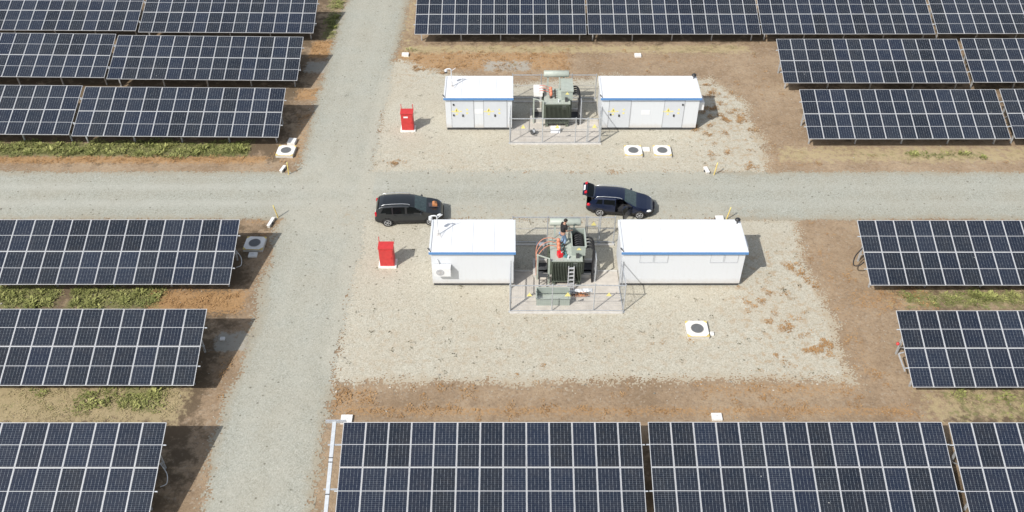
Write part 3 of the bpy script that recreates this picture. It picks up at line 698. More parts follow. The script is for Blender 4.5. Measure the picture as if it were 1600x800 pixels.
def transformer(label, loc, opened):
    t = thing('transformer', label, 'transformer', loc, 0, 'grey green oil transformers')
    # local: x centre 0 = world 3.05, y 0 = tank front
    X, Y1, ZL = .9, 1.9, 1.66
    b = MB()
    b.box((-1.85,.35,0), (-1.7,1.75,.3), M['concrete']); b.box((1.7,.35,0), (1.85,1.75,.3), M['concrete'])
    b.box((-1.7,.35,0), (1.7,.5,.3), M['concrete']); b.box((-1.7,1.6,0), (1.7,1.75,.3), M['concrete']); b.box((-1.7,.5,0), (1.7,1.6,.1), M['plinth'])
    b.build('foundation', t)
    b = MB(); b.box((-X+.1,.02,.42), (X-.1,Y1,ZL-.04), M['fin'])
    b.box((-.7,-.1,.3), (.7,0,.42), M['fin']); b.box((-.7,Y1-.2,.3), (.7,Y1-.1,.42), M['fin']); b.box((-.65,0,.26), (-.5,Y1-.1,.42), M['fin']); b.box((.5,0,.26), (.65,Y1-.1,.42), M['fin'])
    b.box((-.8,-.25,.06), (-.6,.34,.26), M['fin']); b.box((.6,-.25,.06), (.8,.34,.26), M['fin'])
    b.build('tank', t)
    def fins(name, axis_, n, lo, hi, a0, a1):
        b = MB()
        for k in range(n):
            c = lo + (hi-lo)*k/(n-1)
            z0, z1 = .42, ZL-.12
            if axis_ == 'y': b.mesh([(c-.012,a0,z0),(c+.012,a0,z0),(c+.012,a1,z0),(c-.012,a1,z0),(c-.012,a0,z1),(c+.012,a0,z1),(c+.012,a1,z1),(c-.012,a1,z1)], [(0,3,2,1),(0,1,5,4),(1,2,6,5),(2,3,7,6),(3,0,4,7),(4,5,6,7)], M['fin'])
            else: b.box((a0,c-.012,z0), (a1,c+.012,z1), M['fin'])
        b.box((lo,min(a0,a1),.38) if axis_=='y' else (min(a0,a1),lo,.38), (hi,max(a0,a1),.42) if axis_=='y' else (max(a0,a1),hi,.42), M['fin'])
        return b.build(name, t)
    fins('radiator_fins', 'y', 19, -X+.1, X-.1, -.34, 0); fins('radiator_fins', 'y', 19, -X+.1, X-.1, Y1+.002, Y1+.25)
    fins('radiator_fins', 'x', 9, .3, Y1-.3, X-.098, X+.12); fins('radiator_fins', 'x', 9, .3, Y1-.3, -X-.12, -X+.098)
    b = MB(); b.box((-X,-.04,ZL-.038), (X,Y1+.06,ZL+.02), M['tgrey_lid'])
    for k in range(9): b.tube([(-X+.08+k*.21,.0,ZL+.02),(-X+.08+k*.21,.0,ZL+.06)], .016, M['galv'], 6)
    b.build('lid', t)
    b = MB(); b.tube([(-.9,2.3,2.6),(-.87,2.3,2.6),(.83,2.3,2.6),(.86,2.3,2.6)], [.19,.22,.22,.19], M['tgrey_lid'], 20)
    cv = b.build('conservator', t)
    b = MB()
    for s in (-.6,.5): b.bar((s,2.1,ZL), (s,2.3,2.45), .1, .06, M['tgrey'])
    b.tube(spline([(.2,2.2,2.42),(.2,1.9,2.0),(.2,1.7,ZL)]), .04, M['tgrey']); b.build('bracket', cv)
    b = MB(); b.tube([(.862,2.3,2.6),(.89,2.3,2.6)], .1, M['handle'], 14); b.build('oil_gauge', cv)
    for k in range(3):   # high-voltage bushings with coloured covers
        y = .72+.33*k; xx = -.42
        b = MB(); b.tube([(xx,y,ZL),(xx,y,ZL+.12),(xx,y,ZL+.13),(xx,y,ZL+.2)], [.1,.1,.07,.07], M['brown'], 12); bu = b.build('bushing', t)
        b = MB(); b.tube([(xx,y,ZL+.18),(xx,y,ZL+.24),(xx,y,ZL+.42),(xx,y,ZL+.46)], [.07,.105,.1,.04], M['orange_cover'], 12); b.build('cover', bu)
        b = MB(); c = M['orangecable'] if opened else M['redcable']
        b.tube(spline([(xx,y,ZL+.38),(xx-.5,y+.0,ZL+.52),(-1.35,y-.2+.1*k,ZL+.38),(-1.66,y-.5+.12*k,ZL+.02),(-1.68,.3+.06*k,1.1),(-1.68,.32+.04*k,.3)] if opened else [(xx,y,ZL+.38),(xx-.3,y,ZL+.5),(-1.0,y+.15,ZL+.5),(-1.3,y+.2,ZL+.4)], 30), .022 if opened else .016, c, 8); b.build('cable', t)
    for k in range(4):   # low-voltage row and fittings
        b = MB(); b.tube([(-.12,.65+.28*k,ZL),(-.12,.65+.28*k,ZL+.26)], [.05,.035], M['brown'], 10); b.build('fitting', t)
    b = MB(); b.tube([(.1,.2,ZL),(.1,.2,ZL+.2)], .05, M['white'], 10); b.build('valve', t); b = MB(); b.tube([(-.75,1.5,ZL),(-.75,1.5,ZL+.5)], .03, M['tgrey'], 8); b.build('vent_pipe', t)
    b = MB()   # cable support posts on the left
    for xx, yy in ((-1.62,.25),(-.98,-.1)):
        b.bar((xx,yy,0), (xx,yy,1.9), .1, .1, M['tgrey_lid'])
    b.bar((-1.66,.25,1.9), (-.94,-.1,1.9), .05, .05, M['tgrey_lid']); b.build('cable_support', t)
    # low voltage box
    x0, x1, yf, yb, zt = .3, 1.06, .42, 2.0, 2.32
    b = MB(); m = M['tgrey']
    b.box((x0,yf,ZL+.02), (x1,yf+.03,zt), m); b.box((x0,yb-.03,ZL+.02), (x1,yb,zt), m)
    b.box((x0,yf+.03,ZL+.02), (x0+.03,yb-.03,zt), m); b.box((x1-.03,yf+.03,ZL+.02), (x1,yb-.03,zt), m)
    b.box((x0+.03,yf+.03,ZL+.02), (x1-.03,yb-.03,ZL+.05), M['plinth'])
    lv = b.build('terminal_box', t)
    b = MB(); b.mesh([((x0+x1)/2-.14,yf-.006,zt-.22),((x0+x1)/2+.14,yf-.006,zt-.22),((x0+x1)/2,yf-.006,zt-.03)], [(0,1,2)], M['yellow']); b.build('warning_sign', lv)
    if opened:
        rim = MB()
        for a, c in (((x0-.04,yf-.04,zt),(x1+.04,yf+.03,zt+.02)), ((x0-.04,yb-.03,zt),(x1+.04,yb+.04,zt+.02)), ((x1-.03,yf+.03,zt),(x1+.05,yb-.03,zt+.02)), ((x0-.03,yf+.03,zt),(x0+.03,yb-.03,zt+.02))): rim.box(a, c, M['tgrey_lid'])
        rim.build('rim', lv)
        for k in range(7):
            y = yf+.2+k*.19; b = MB(); b.tube(spline([(x0+.12,y,ZL+.06),(x0+.2,y,zt-.2),(x0+.45,y+.04,zt-.12),(x1-.1,y-.05,zt-.3),(x1-.06,y,ZL+.1)], 16), .05, M['black'], 8); b.build('black_cable', lv)
    else:
        b = MB(); b.box((x0-.05,yf-.05,zt), (x1+.05,yb+.05,zt+.07), M['tgrey_lid']); b.build('cover', lv)
        b = MB(); b.box((-1.62,.75,ZL+.1), (-1.0,1.75,ZL+.42), M['white_concrete']); b.build('cable_box', t)
    for k in range(4):   # black cables out of the right side to the ground
        y = yf+.35+.28*k; b = MB()
        b.tube(spline([(x1,y,1.98),(x1+.32,y-.05,2.05),(x1+.52,y-.2,1.8),(x1+.5,.45+.13*k,1.3),(x1+.46,.1+.12*k,.7),(x1+.44,.0+.1*k,.05)], 28), .055, M['black'], 8); b.build('black_cable', t)
    b = MB(); b.bar((x1+.6,.05,0), (x1+.6,.05,1.75), .06, .06, M['galv']); b.bar((x1+.6,.75,0), (x1+.6,.75,1.75), .06, .06, M['galv']); b.bar((x1+.6,.05,1.72), (x1+.6,.75,1.72), .05, .05, M['galv']); b.build('cable_rack', t)
    b = MB(); b.box((.35,-.005,ZL-.45), (.6,.0,ZL-.15), M['galv']); b.bar((.62,.25,ZL+.02), (.62,.25,ZL+.3), .18, .12, M['plinth']); b.build('breather', t)
    return t
    return t
transformer('grey green transformer near the camera, terminal box open and orange cables', (3.05, 38.05, 0), True)
transformer('grey green transformer in the distance, terminal box closed and red cables', (3.12, 54.25, 0), False).scale = (1, 1, 1.06)

# loose things in the near yard
t = thing('terminal_cover', 'grey green open box lid lying upturned on the slab by the front fence', 'box lid', (2.27, 36.6, .05))
b = MB(); w, d, h = .92, .46, .5
b.box((-w,-d,0), (w,-d+.03,h), M['tgrey']); b.box((-w,d-.03,0), (w,d,h), M['tgrey']); b.box((-w,-d+.03,0), (-w+.03,d-.03,h), M['tgrey']); b.box((w-.03,-d+.03,0), (w,d-.03,h), M['tgrey'])
b.build('side_walls', t); b = MB(); b.box((-w+.03,-d+.03,.01), (w-.03,d-.03,.04), M['tgrey_lid']); b.build('base_panel', t)
b = MB(); b.box((-w-.03,-d-.03,h), (w+.03,-d+.035,h+.02), M['tgrey_lid']); b.box((-w-.03,d-.035,h), (w+.03,d+.03,h+.02), M['tgrey_lid']); b.box((-w-.03,-d+.035,h),(-w+.035,d-.035,h+.02),M['tgrey_lid']); b.box((w-.035,-d+.035,h),(w+.03,d-.035,h+.02),M['tgrey_lid']); b.build('flange', t)

t = thing('stepladder', 'small aluminium ladder leaning against the front fins of the transformer', 'ladder', (3.3, 37.5, .05))
for s in (-.15, .15):
    b = MB(); b.bar((s*1.1,-.12,0), (s,.16,1.55), .05, .08, M['tread']); b.build('stile', t)
for k in range(6):
    f = .12+.16*k; b = MB(); b.cbox((0,-.12+.28*f,1.55*f), (.27,.12,.035), M['tread']); b.build('step', t)

t = thing('fuel_can', 'red plastic can standing on the transformer lid near its front edge', 'fuel can', (2.68, 38.42, 1.69), R(20))
b = MB(); b.box((-.13,-.15,0), (.13,.15,.27), M['jerry']); b.mesh([(-.13,-.15,.27),(.13,-.15,.27),(.13,.15,.27),(-.13,.15,.27),(-.09,-.1,.33),(.09,-.1,.33),(.09,.1,.33),(-.09,.1,.33)], [(0,1,5,4),(1,2,6,5),(2,3,7,6),(3,0,4,7),(4,5,6,7)], M['jerry']); b.build('body', t)
b = MB(); b.tube(spline([(0,-.09,.32),(0,-.06,.4),(0,.06,.4),(0,.09,.32)]), .022, M['jerry']); b.build('handle', t)
b = MB(); b.tube([(.05,-.1,.32),(.05,-.1,.38)], .03, M['white']); b.build('cap', t)

t = thing('lifting_strap', 'teal strap lying on the transformer lid beside the red can', 'strap', (2.98, 38.5, 1.69))
b = MB(); b.tube(spline([(-.02,-.15,.05),(.08,-.05,.06),(.02,.1,.05),(-.02,.5,.04),(-.1,.95,.05)]), .04, M['teal'], 8); b.build('webbing', t)
b = MB(); b.tube(spline([(.1,-.16,.04),(.0,-.22,.04),(-.1,-.14,.05),(0,-.08,.05)]), .03, M['teal'], 8); b.build('loop', t)

t = thing('cable_offcuts', 'tangle of brown wires and pale plastic wrap on the slab below the ladder', 'cable offcuts', (3.75, 36.98, .05))
for k in range(9):
    b = MB(); a = rng.uniform(-.6, .6, (5, 2)); b.tube(spline([(p[0]*1.1, p[1]*.35, .03+.05*rng.random()) for p in a]), .018, M['tan' if k % 3 else 'brown'], 6); b.build('wire', t)
b = MB(); n = 12
for k in range(3):
    cx, cy = -.4+.45*k, .25+.05*k
    gv = [(cx+.28*(i/n-.5)*2, cy+.16*(j/n-.5)*2, .04+.09*abs(vnoise(i*.7, j*.9, 2, k))*math.sin(math.pi*i/n)*math.sin(math.pi*j/n)*2) for j in range(n+1) for i in range(n+1)]
    b.mesh(gv, [(j*(n+1)+i, j*(n+1)+i+1, (j+1)*(n+1)+i+1, (j+1)*(n+1)+i) for j in range(n) for i in range(n)], M['paper'])
b.build('plastic_wrap', t)

def trestle(label, loc, m, h):
    t = thing('trestle', label, 'trestle', loc)
    b = MB(); b.cbox((0,0,h), (.5,.28,.05), m); b.build('top', t)
    for sx in (-.2,.2):
        for sy in (-.1,.1): b = MB(); b.bar((sx*1.1,sy*1.5,0), (sx,sy,h-.025), .045, .045, m); b.build('leg', t)
    b = MB(); b.bar((-.2,.12,h*.4), (.2,.12,h*.4), .03, .03, m); b.build('crossbar', t)
trestle('small black trestle standing left of the transformer by the front slab', (1.75, 37.75, .05), M['plinth'], .8)
trestle('small grey trestle standing at the back left behind the transformer', (1.65, 40.55, .0), M['galv'], .75)

t = thing('sign_board', 'plain white board leaning at the front of the distant transformer', 'board', (3.0, 53.2, .05))
b = MB(); Mx = Matrix.Rotation(R(-35), 4, 'X'); b.box((-.33,-.02,0), (.33,.02,.5), M['white_roof'], Mx); b.build('panel', t)
b = MB(); b.bar((0,.3,0), (0,.2,.34), .04, .04, M['galv']); b.build('prop', t)
t = thing('cable_drum', 'small dark cable reel on the slab of the distant yard', 'cable reel', (1.45, 53.1, .05), R(30))
for s in (-.12, .1): b = MB(); b.tube([(s,0,.2),(s+.02,0,.2)], .2, M['plinth'], 16); b.build('flange', t)
b = MB(); b.tube([(-.1,0,.2),(.1,0,.2)], .13, M['paper'], 12); b.build('coil', t)

# ------------------------------------------------------------------ fire cabinets
def fire_cabinet(label, loc, sign, both):
    t = thing('fire_cabinet', label, 'fire cabinet', loc, 0, 'red fire cabinets on white bases')
    b = MB(); b.box((-.52,-.36,0), (.52,.36,.12), M['white_concrete']); b.build('base', t)
    b = MB(); b.box((-.41,-.28,.12), (.41,.28,1.42), M['red']); b.build('body', t)
    b = MB(); b.box((-.37,-.3,.2), (.37,-.281,1.3), M['red']); dr = b.build('door', t)
    b = MB(); b.cbox((.28,-.315,.75), (.04,.03,.14), M['red']); b.build('handle', dr)
    b = MB(); b.mesh([(-.44,-.33,1.421),(.44,-.33,1.421),(.44,.3,1.421),(-.44,.3,1.421),(-.44,-.33,1.45),(.44,-.33,1.45),(.44,.3,1.5),(-.44,.3,1.5)], [(0,3,2,1),(0,1,5,4),(1,2,6,5),(2,3,7,6),(3,0,4,7),(4,5,6,7)], M['red']); b.build('roof', t)
    for s in ((-1, 1) if both else (-1,)):
        b = MB(); b.bar((s*.4,.26,1.45), (s*.4,.28,1.86), .04, .05, M['red']); b.build('corner_post', t)
    if sign:
        b = MB(); b.cbox((-.08,-.303,1.17), (.3,.006,.12), M['white_roof']); b.build('sign', dr)
fire_cabinet('red metal fire cabinet near the camera, by the near short cabin', (-7.22, 39.62, 0), False, False)
fire_cabinet('red metal fire cabinet with white door sign, by the distant cabin', (-7.22, 53.75, 0), True, True)

# ------------------------------------------------------------------ manholes, covers, markers
def manhole(label, loc, rz=0, hgt=.22):
    t = thing('manhole', label, 'manhole', loc, rz, 'white square manholes with yellow corners')
    s, c = .58, .2
    b = MB(); b.box((-s,-s,0), (s,s,hgt-.05), M['concrete']); b.build('chamber', t)
    b = MB(); e = hgt-.05; z = hgt
    oc = [(-s+c,-s),(s-c,-s),(s,-s+c),(s,s-c),(s-c,s),(-s+c,s),(-s,s-c),(-s,-s+c)]
    b.poly([(*p,z) for p in oc], M['white_concrete'])
    for k in range(8):
        p, q = oc[k], oc[(k+1)%8]
        if k % 2 == 0: b.poly([(*p,e),(*q,e),(*q,z),(*p,z)], M['white_concrete'] if k else M['yellow_paint'])
    b.build('slab', t)
    for sx, sy in ((-1,-1),(1,-1),(1,1),(-1,1)):
        b = MB(); tri = [(sx*s,sy*s),(sx*(s-c),sy*s),(sx*s,sy*(s-c))]
        if sx*sy < 0: tri = [tri[0], tri[2], tri[1]]
        b.poly([(*p,z) for p in tri], M['yellow_paint'])
        for a in range(3): p, q = tri[a], tri[(a+1)%3]; b.poly([(*p,e),(*q,e),(*q,z),(*p,z)], M['yellow_paint'])
        b.build('corner', t)
    b = MB(); b.tube([(0,0,z),(0,0,z+.03)], .33, M['mh_lid'], 28); b.tube([(0,0,z),(0,0,z+.012)], .37, M['concrete'], 28); b.build('cover', t)
manhole('white manhole at the end of the first left row beyond the road', (-15.2, 50.9, 0), R(-3))
manhole('white manhole lying in the shadow of a left table below the road', (-15.3, 41.3, 0), R(-2))
manhole('white manhole before the far long cabin, closer to the transformer fence', (8.15, 50.9, 0))
manhole('white manhole before the far long cabin, farther from the transformer fence', (10.1, 50.9, 0))
manhole('white manhole alone on the near gravel pad, ringed by open gravel', (9.95, 34.2, 0))
def cover_slab(label, loc, d=(.5,.42), rz=0, h=.1):
    t = thing('cover_slab', label, 'cover slab', loc, rz, 'small white cover slabs')
    b = MB(); b.box((-d[0]/2,-d[1]/2,0), (d[0]/2,d[1]/2,h), M['white_concrete']); b.build('slab', t)
    b = MB(); b.tube([(-.06,0,h),(-.05,0,h+.04),(.05,0,h+.04),(.06,0,h)], .01, M['galv'], 6); b.build('lifting_eye', t)
cover_slab('small white slab touching the back of the manhole beside the left row', (-15.02, 52.1, 0), (.52,.6), R(-6), .2)
cover_slab('small white slab in table shadow just below a manhole', (-15.25, 40.4, 0), (.5,.4))
cover_slab('rounded white slab lying between two manholes before the far cabin', (9.05, 51.25, 0), (.5,.4))
cover_slab('white slab on rusty ground beside the vertical track, near the top', (-8.32, 64.1, 0), (.52,.42), 0, .16)
cover_slab('white slab on bare soil between the top row and the far long cabin', (9.8, 64.0, 0), (.5,.4), 0, .16)
cover_slab('tiny white slab in the shadow beside the second left table below the road', (-15.45, 33.6, 0), (.24,.2))
cover_slab('tiny white slab next to the lone manhole on the near pad', (10.72, 33.95, 0), (.2,.22), 0, .12)
cover_slab('white slab peeping over the upper edge of the bottom middle table', (10.05, 28.3, 0), (.5,.42), 0, .12)
cover_slab('cream white slab beside the bare beam of the bottom centre table', (-8.1, 28.15, 0), (.55,.5), 0, .12)
def marker(label, loc, tilt=0):
    t = thing('marker_post', label, 'marker post', loc, 0, 'yellow marker posts at the culverts')
    t.rotation_euler = (0, R(tilt), 0)
    b = MB(); b.tube([(0,0,0),(0,0,.85)], .038, M['yellow_paint'], 10); b.build('shaft', t)
    b = MB(); b.tube([(0,0,.85),(0,0,.98)], [.042,.03], M['yellow'], 10); b.build('tip', t)
def headwall(label, loc, d, rz):
    t = thing('headwall', label, 'headwall', loc, rz, 'white culvert headwalls')
    b = MB(); b.box((-d[0]/2,-d[1]/2,0), (d[0]/2,d[1]/2,.16), M['concrete']); b.box((-d[0]/2-.02,-d[1]/2-.02,.161), (d[0]/2+.02,d[1]/2+.02,.2), M['white_concrete']); b.build('wall', t)
    b = MB(); b.tube([(-d[0]/2-.06,0,.08),(d[0]/2+.06,0,.08)], .07, M['plinth'], 14); b.build('pipe', t)
marker('yellow post at the corner of the road above the left crossing', (-14.6, 48.45, 0), 3)
marker('yellow post at the lower left corner of the crossing', (-14.45, 43.95, 0), -8)
marker('yellow post at the upper road edge, right of the twin manholes', (13.2, 48.4, 0), 6)
marker('yellow post at the road edge behind the near long cabin', (13.2, 43.75, 0), 8)
headwall('white headwall beside the yellow post above the left crossing', (-15.05, 48.9, 0), (.15,.6), R(-15))
headwall('white headwall beside the yellow post below the left crossing', (-14.75, 43.35, 0), (.15,.8), R(-12))
headwall('white headwall at the upper road edge on the right', (12.75, 48.75, 0), (.2,.6), R(10))
headwall('white headwall at the road edge behind the near long cabin', (12.75, 43.75, 0), (.45,.3), 0)

# ------------------------------------------------------------------ cars
def paint(name, c):
    m, nt, bs = new_mat(name)
    tc = nd(nt, 'ShaderNodeTexCoord').outputs['Object']
    d = ramp(nt, noise(nt, tc, 3, 6, .7), [(.45, 0), (.8, .35)])
    nt.links.new(mix(nt, d, c, tuple(.7*x+.025 for x in c)), bs.inputs['Base Color'])
    bs.inputs['Metallic'].default_value = .25; bs.inputs['Roughness'].default_value = .32
    bs.inputs['Coat Weight'].default_value = .8; bs.inputs['Coat Roughness'].default_value = .08
    return m
M['carglass'] = simple('dark_car_glass', (.006,.008,.009), .05, 0, .2); M['carglass'].node_tree.nodes['Principled BSDF'].inputs['Specular IOR Level'].default_value = .2
M['screen'] = simple('windscreen_glass', (.055,.08,.082), .08, 0, .25)
M['tyre'] = simple('tyre_rubber', (.025,.025,.026), .85)
M['rim'] = simple('alloy_rim', (.55,.56,.58), .3, .6)
M['trim'] = simple('black_trim', (.02,.02,.022), .6)
M['lamp_red'] = simple('red_lamp_lens', (.55,.015,.03), .15)
M['lamp_clear'] = simple('clear_lamp_lens', (.70,.73,.75), .12)
M['chrome'] = simple('satin_chrome', (.62,.64,.66), .28, .7)
M['seatcloth'] = simple('dark_seat_cloth', (.035,.035,.038), .9)
M['plate'] = simple('plate_white', (.80,.80,.80), .4)
def car(label, loc, rz, scale, pm, P, rearopen=False):
    t = thing('parked_car', label, 'car', loc, rz, 'dark cars parked on the gravel'); t.scale = (scale,)*3
    Lc = P['L']; xs = np.unique(np.concatenate([np.linspace(0, .5, 26), np.linspace(.5, Lc-.6, 80), np.linspace(Lc-.6, Lc, 28)]))
    ip = lambda pts, x: float(np.interp(x, [p[0] for p in pts], [p[1] for p in pts]))
    def sm(pts, x): return (ip(pts, x-.04)+2*ip(pts, x)+ip(pts, x+.04))/4
    NP = 5+4+8+7
    rows = []
    for x in xs:
        w = sm(P['w'], x); zt = sm(P['top'], x); zb = sm(P['bot'], x); belt = min(P['belt'], zt-.04)
        g = max(0, zt-belt); wr = w*.95*(1-.30*min(1, g/.62)*.62)
        pts = [(0,zb),(w*.8,zb),(w*.93,zb+.05),(w*.985,zb+.16),(w*1.0,zb+.30)]
        zz = np.linspace(zb+.30, belt, 6)[1:5]
        pts += [(w*k, z) for z, k in zip(zz, (1.0,.995,.985,.965))]
        zr = belt + g*.82
        pts += [(w*.95+(wr-w*.95)*f, belt+(zr-belt)*f) for f in np.linspace(0, 1, 8)]
        pts += [(wr*math.cos(a)*(.97 if a else .985), zr+(zt-zr)*math.sin(a)) for a in np.linspace(.16, math.pi/2, 7)]
        rows.append(pts)
    half = len(rows[0]); V = []
    for x, pts in zip(xs, rows):
        for y, z in pts: V.append((x-Lc/2, -y, z))
        for y, z in pts[-2:0:-1]: V.append((x-Lc/2, y, z))
    ring = 2*half-2
    groups = {}
    def inpoly(x, z, poly):
        c = False; j = len(poly)-1
        for i in range(len(poly)):
            a, b_ = poly[i], poly[j]
            if (a[1] > z) != (b_[1] > z) and x < (b_[0]-a[0])*(z-a[1])/(b_[1]-a[1])+a[0]: c = not c
            j = i
        return c
    for i in range(len(xs)-1):
        for k in range(ring):
            k2 = (k+1) % ring; f = (i*ring+k, (i+1)*ring+k, (i+1)*ring+k2, i*ring+k2)
            c = sum((Vector(V[q]) for q in f), Vector())/4; X = c.x+Lc/2
            kk = min(k, ring-1-k)         # strip index on its half
            side = 0 if k < half-1 else 1
            wheel = any((X-wx)**2+(c.z-.33)**2 < .37**2 for wx in P['wheels']) and abs(c.y) > .5
            if wheel: continue
            g = 'body'
            if 9 <= kk < 16:
                for n, poly in enumerate(P['win']):
                    if inpoly(X, c.z, poly): g = 'win%d_%d' % (n, side)
            if kk >= 17 and P['ws'][0] < X < P['ws'][1]: g = 'screen'
            if kk >= 17 and P['rw'][0] < X < P['rw'][1]: g = 'rear'
            if kk <= 3 and g == 'body': g = 'trim'
            if P.get('door') and side == 0 and 3 < kk and inpoly(X, c.z, P['door']):
                g = 'door' if g == 'body' else 'doorglass'
            if rearopen and X < P['hatch'] and c.z > .72 and (kk >= 16 or (X < .1 and abs(c.y) < .62)): g = 'hatch' if g != 'rear' else 'hatchglass'
            groups.setdefault(g, []).append(f)
    def sub(name, fs, mat, parent, xf=None):
        used = sorted({q for f in fs for q in f}); mp = {q: n for n, q in enumerate(used)}
        b = MB(); vs = [Vector(V[q]) for q in used]
        if xf: vs = [xf(v) for v in vs]
        b.mesh(vs, [tuple(mp[q] for q in f) for f in fs], mat, True); return b.build(name, parent)
    sub('body', groups.pop('body'), pm, t)
    sub('lower_trim', groups.pop('trim'), M['trim'], t)
    sub('windscreen', groups.pop('screen'), M['screen'], t)
    if 'rear' in groups: sub('rear_window', groups.pop('rear'), M['carglass'], t)
    # end caps
    b = MB(); n0 = (len(xs)-1)*ring
    b.poly([V[k] for k in range(ring)][::-1], M['trim']); b.poly([V[n0+k] for k in range(ring)], M['trim']); b.build('bumper', t)
    if 'door' in groups:
        hx, hy = P['hinge'][0]-Lc/2, -P['hinge'][1]; a = R(P['open'])
        def swing(v):
            d = Vector((v.x-hx, v.y-hy, 0)); return Vector((hx+d.x*math.cos(a)-d.y*math.sin(a), hy+d.x*math.sin(a)+d.y*math.cos(a), v.z))
        fs = groups.pop('door'); gl = groups.pop('doorglass', [])
        dr = sub('door', fs, pm, t, swing); sub('door_glass', gl, M['carglass'], dr, swing)
        inn = sub('door_lining', [tuple(reversed(f)) for f in fs], M['seatcloth'], dr, lambda v: swing(Vector((v.x, v.y+.06, v.z))))
    if rearopen:
        hx, hz = P['hatch']-Lc/2, sm(P['top'], P['hatch']); a = R(P['lift'])
        def lift(v):
            dx, dz = v.x-hx, v.z-hz; return Vector((hx+dx*math.cos(a)-dz*math.sin(a), v.y, hz+dx*math.sin(a)+dz*math.cos(a)))
        fs = groups.pop('hatch'); ht = sub('tailgate', fs, pm, t, lift); sub('rear_window', groups.pop('hatchglass'), M['carglass'], ht, lift)
        sub('lining', [tuple(reversed(f)) for f in fs], M['seatcloth'], ht, lambda v: lift(Vector((v.x+.05, v.y*.98, v.z-.02))))
        b = MB(); b.box((-.03-Lc/2,-.27,.82), (-.012-Lc/2,.27,.95), M['plate']); b.v = [lift(Vector(v)) for v in b.v]; b.build('number_plate', ht)
        for s in (-1, 1):
            b = MB(); b.cbox((.02-Lc/2, s*.5, .98), (.07,.2,.16), M['lamp_red']); b.v = [lift(Vector(v)) for v in b.v]; b.build('taillight', ht)
    else:
        b = MB(); b.cbox((-.012-Lc/2,0,.6), (.02,.5,.12), M['plate']); b.build('number_plate', t)
    for g, fs in groups.items(): sub('side_window', fs, M['carglass'], t)
    # wheels and arches
    for wx in P['wheels']:
        for s in (-1, 1):
            y = s*(P['tw']); x = wx-Lc/2
            w = link('wheel', None, t, (x, y, .33))
            b = MB(); b.tube([(0,-.1,0),(0,-.095,0),(0,.095,0),(0,.1,0)], [.29,.33,.33,.29], M['tyre'], 28); b.build('tyre', w)
            b = MB(); o = s*.104
            b.tube([(0,o-.006*s,0),(0,o,0)], .215, M['trim'], 24)
            for k in range(5):
                a = 2*math.pi*k/5; b.bar((0,o+.006*s,0), (.2*math.cos(a),o+.004*s,.2*math.sin(a)), .03, .085, M['rim'], (0,1,0))
            b.tube([(.0,o,0),(0,o+.016*s,0)], .055, M['rim'], 12)
            n = 24
            for k in range(n):
                a0, a1 = 2*math.pi*k/n, 2*math.pi*(k+1)/n
                b.poly([(r_*math.cos(a_),o+.01*s,r_*math.sin(a_)) for r_, a_ in ((.19,a0),(.228,a0),(.228,a1),(.19,a1))], M['rim'])
            b.build('rim', w)
            b = MB(); arc = [(x+.38*math.cos(a), .33+.38*math.sin(a)) for a in np.linspace(-.25, math.pi+.25, 20)]
            for p, q in zip(arc[:-1], arc[1:]):
                b.poly([(p[0],s*.45,p[1]),(q[0],s*.45,q[1]),(q[0],s*(P['tw']+.06),q[1]),(p[0],s*(P['tw']+.06),p[1])], M['trim'])
            b.poly([(p[0],s*.45,p[1]) for p in arc], M['trim']); b.build('wheel_arch', t)
    # lamps, mirrors, rails, handles
    for s in (-1, 1):
        hx = Lc-P['hl'][0]-Lc/2; wy = sm(P['w'], Lc-P['hl'][0]); hz = P['hl'][1]
        b = MB(); b.ball((hx,s*(wy-.08),hz), .19, M['lamp_clear'], (1.15,.6,.5)); b.build('headlight', t)
        b = MB(); b.ball((P['tl'][0]-Lc/2,s*(sm(P['w'],P['tl'][0])-.05),P['tl'][1]), .16, M['lamp_red'], P['tl'][2]); b.build('taillight', t)
        mx = P['mir']-Lc/2; wy = sm(P['w'], P['mir'])
        if not (P.get('door') and s < 0):
            b = MB(); b.ball((mx,s*(wy+.1),P['belt']+.08), .11, pm, (.7,1,.75)); b.bar((mx,s*(wy-.06),P['belt']+.04), (mx,s*(wy+.06),P['belt']+.06), .06, .04, M['trim']); b.build('wing_mirror', t)
        rl = P['rail']; path = []
        for x in np.linspace(rl[0], rl[1], 14):
            zt = sm(P['top'], x); w = sm(P['w'], x); g = zt-P['belt']; wr = w*.95*(1-.30*min(1, g/.62)*.62)
            path.append((x-Lc/2, s*wr*.9, zt-.005 + (.035 if rl[0] < x < rl[1]-.05 else 0)))
        b = MB(); b.tube(path, .02, M['chrome'] if P['chrome'] else M['trim'], 8); b.build('roof_rail', t)
        for hxp in P['handles']:
            if P.get('door') and s < 0 and hxp > 2: continue
            b = MB(); b.cbox((hxp-Lc/2,s*(sm(P['w'],hxp)*.99),P['belt']-.1), (.18,.03,.035), pm); b.build('door_handle', t)
    b = MB(); b.cbox((Lc/2-.01,0,.5), (.04,P['w'][-1][1]*1.2,.14), M['trim']); b.cbox((Lc/2+.015,0,.42), (.01,.45,.1), M['plate']); b.build('grille', t)
    # cabin interior
    b = MB(); b.box((.35-Lc/2,-.68,.36), (3.05-Lc/2,.68,.42), M['seatcloth']); b.build('cabin_floor', t)
    for xx in (2.05, 1.15):
        for s in (-.38, .38):
            b = MB(); b.box((xx-.05-Lc/2,s-.24,.42), (xx+.45-Lc/2,s+.24,.62), M['seatcloth']); b.bar((xx-Lc/2,s,.6), (xx-.18-Lc/2,s,1.12), .46, .12, M['seatcloth'], (1,0,0)); b.build('seat', t)
    return t
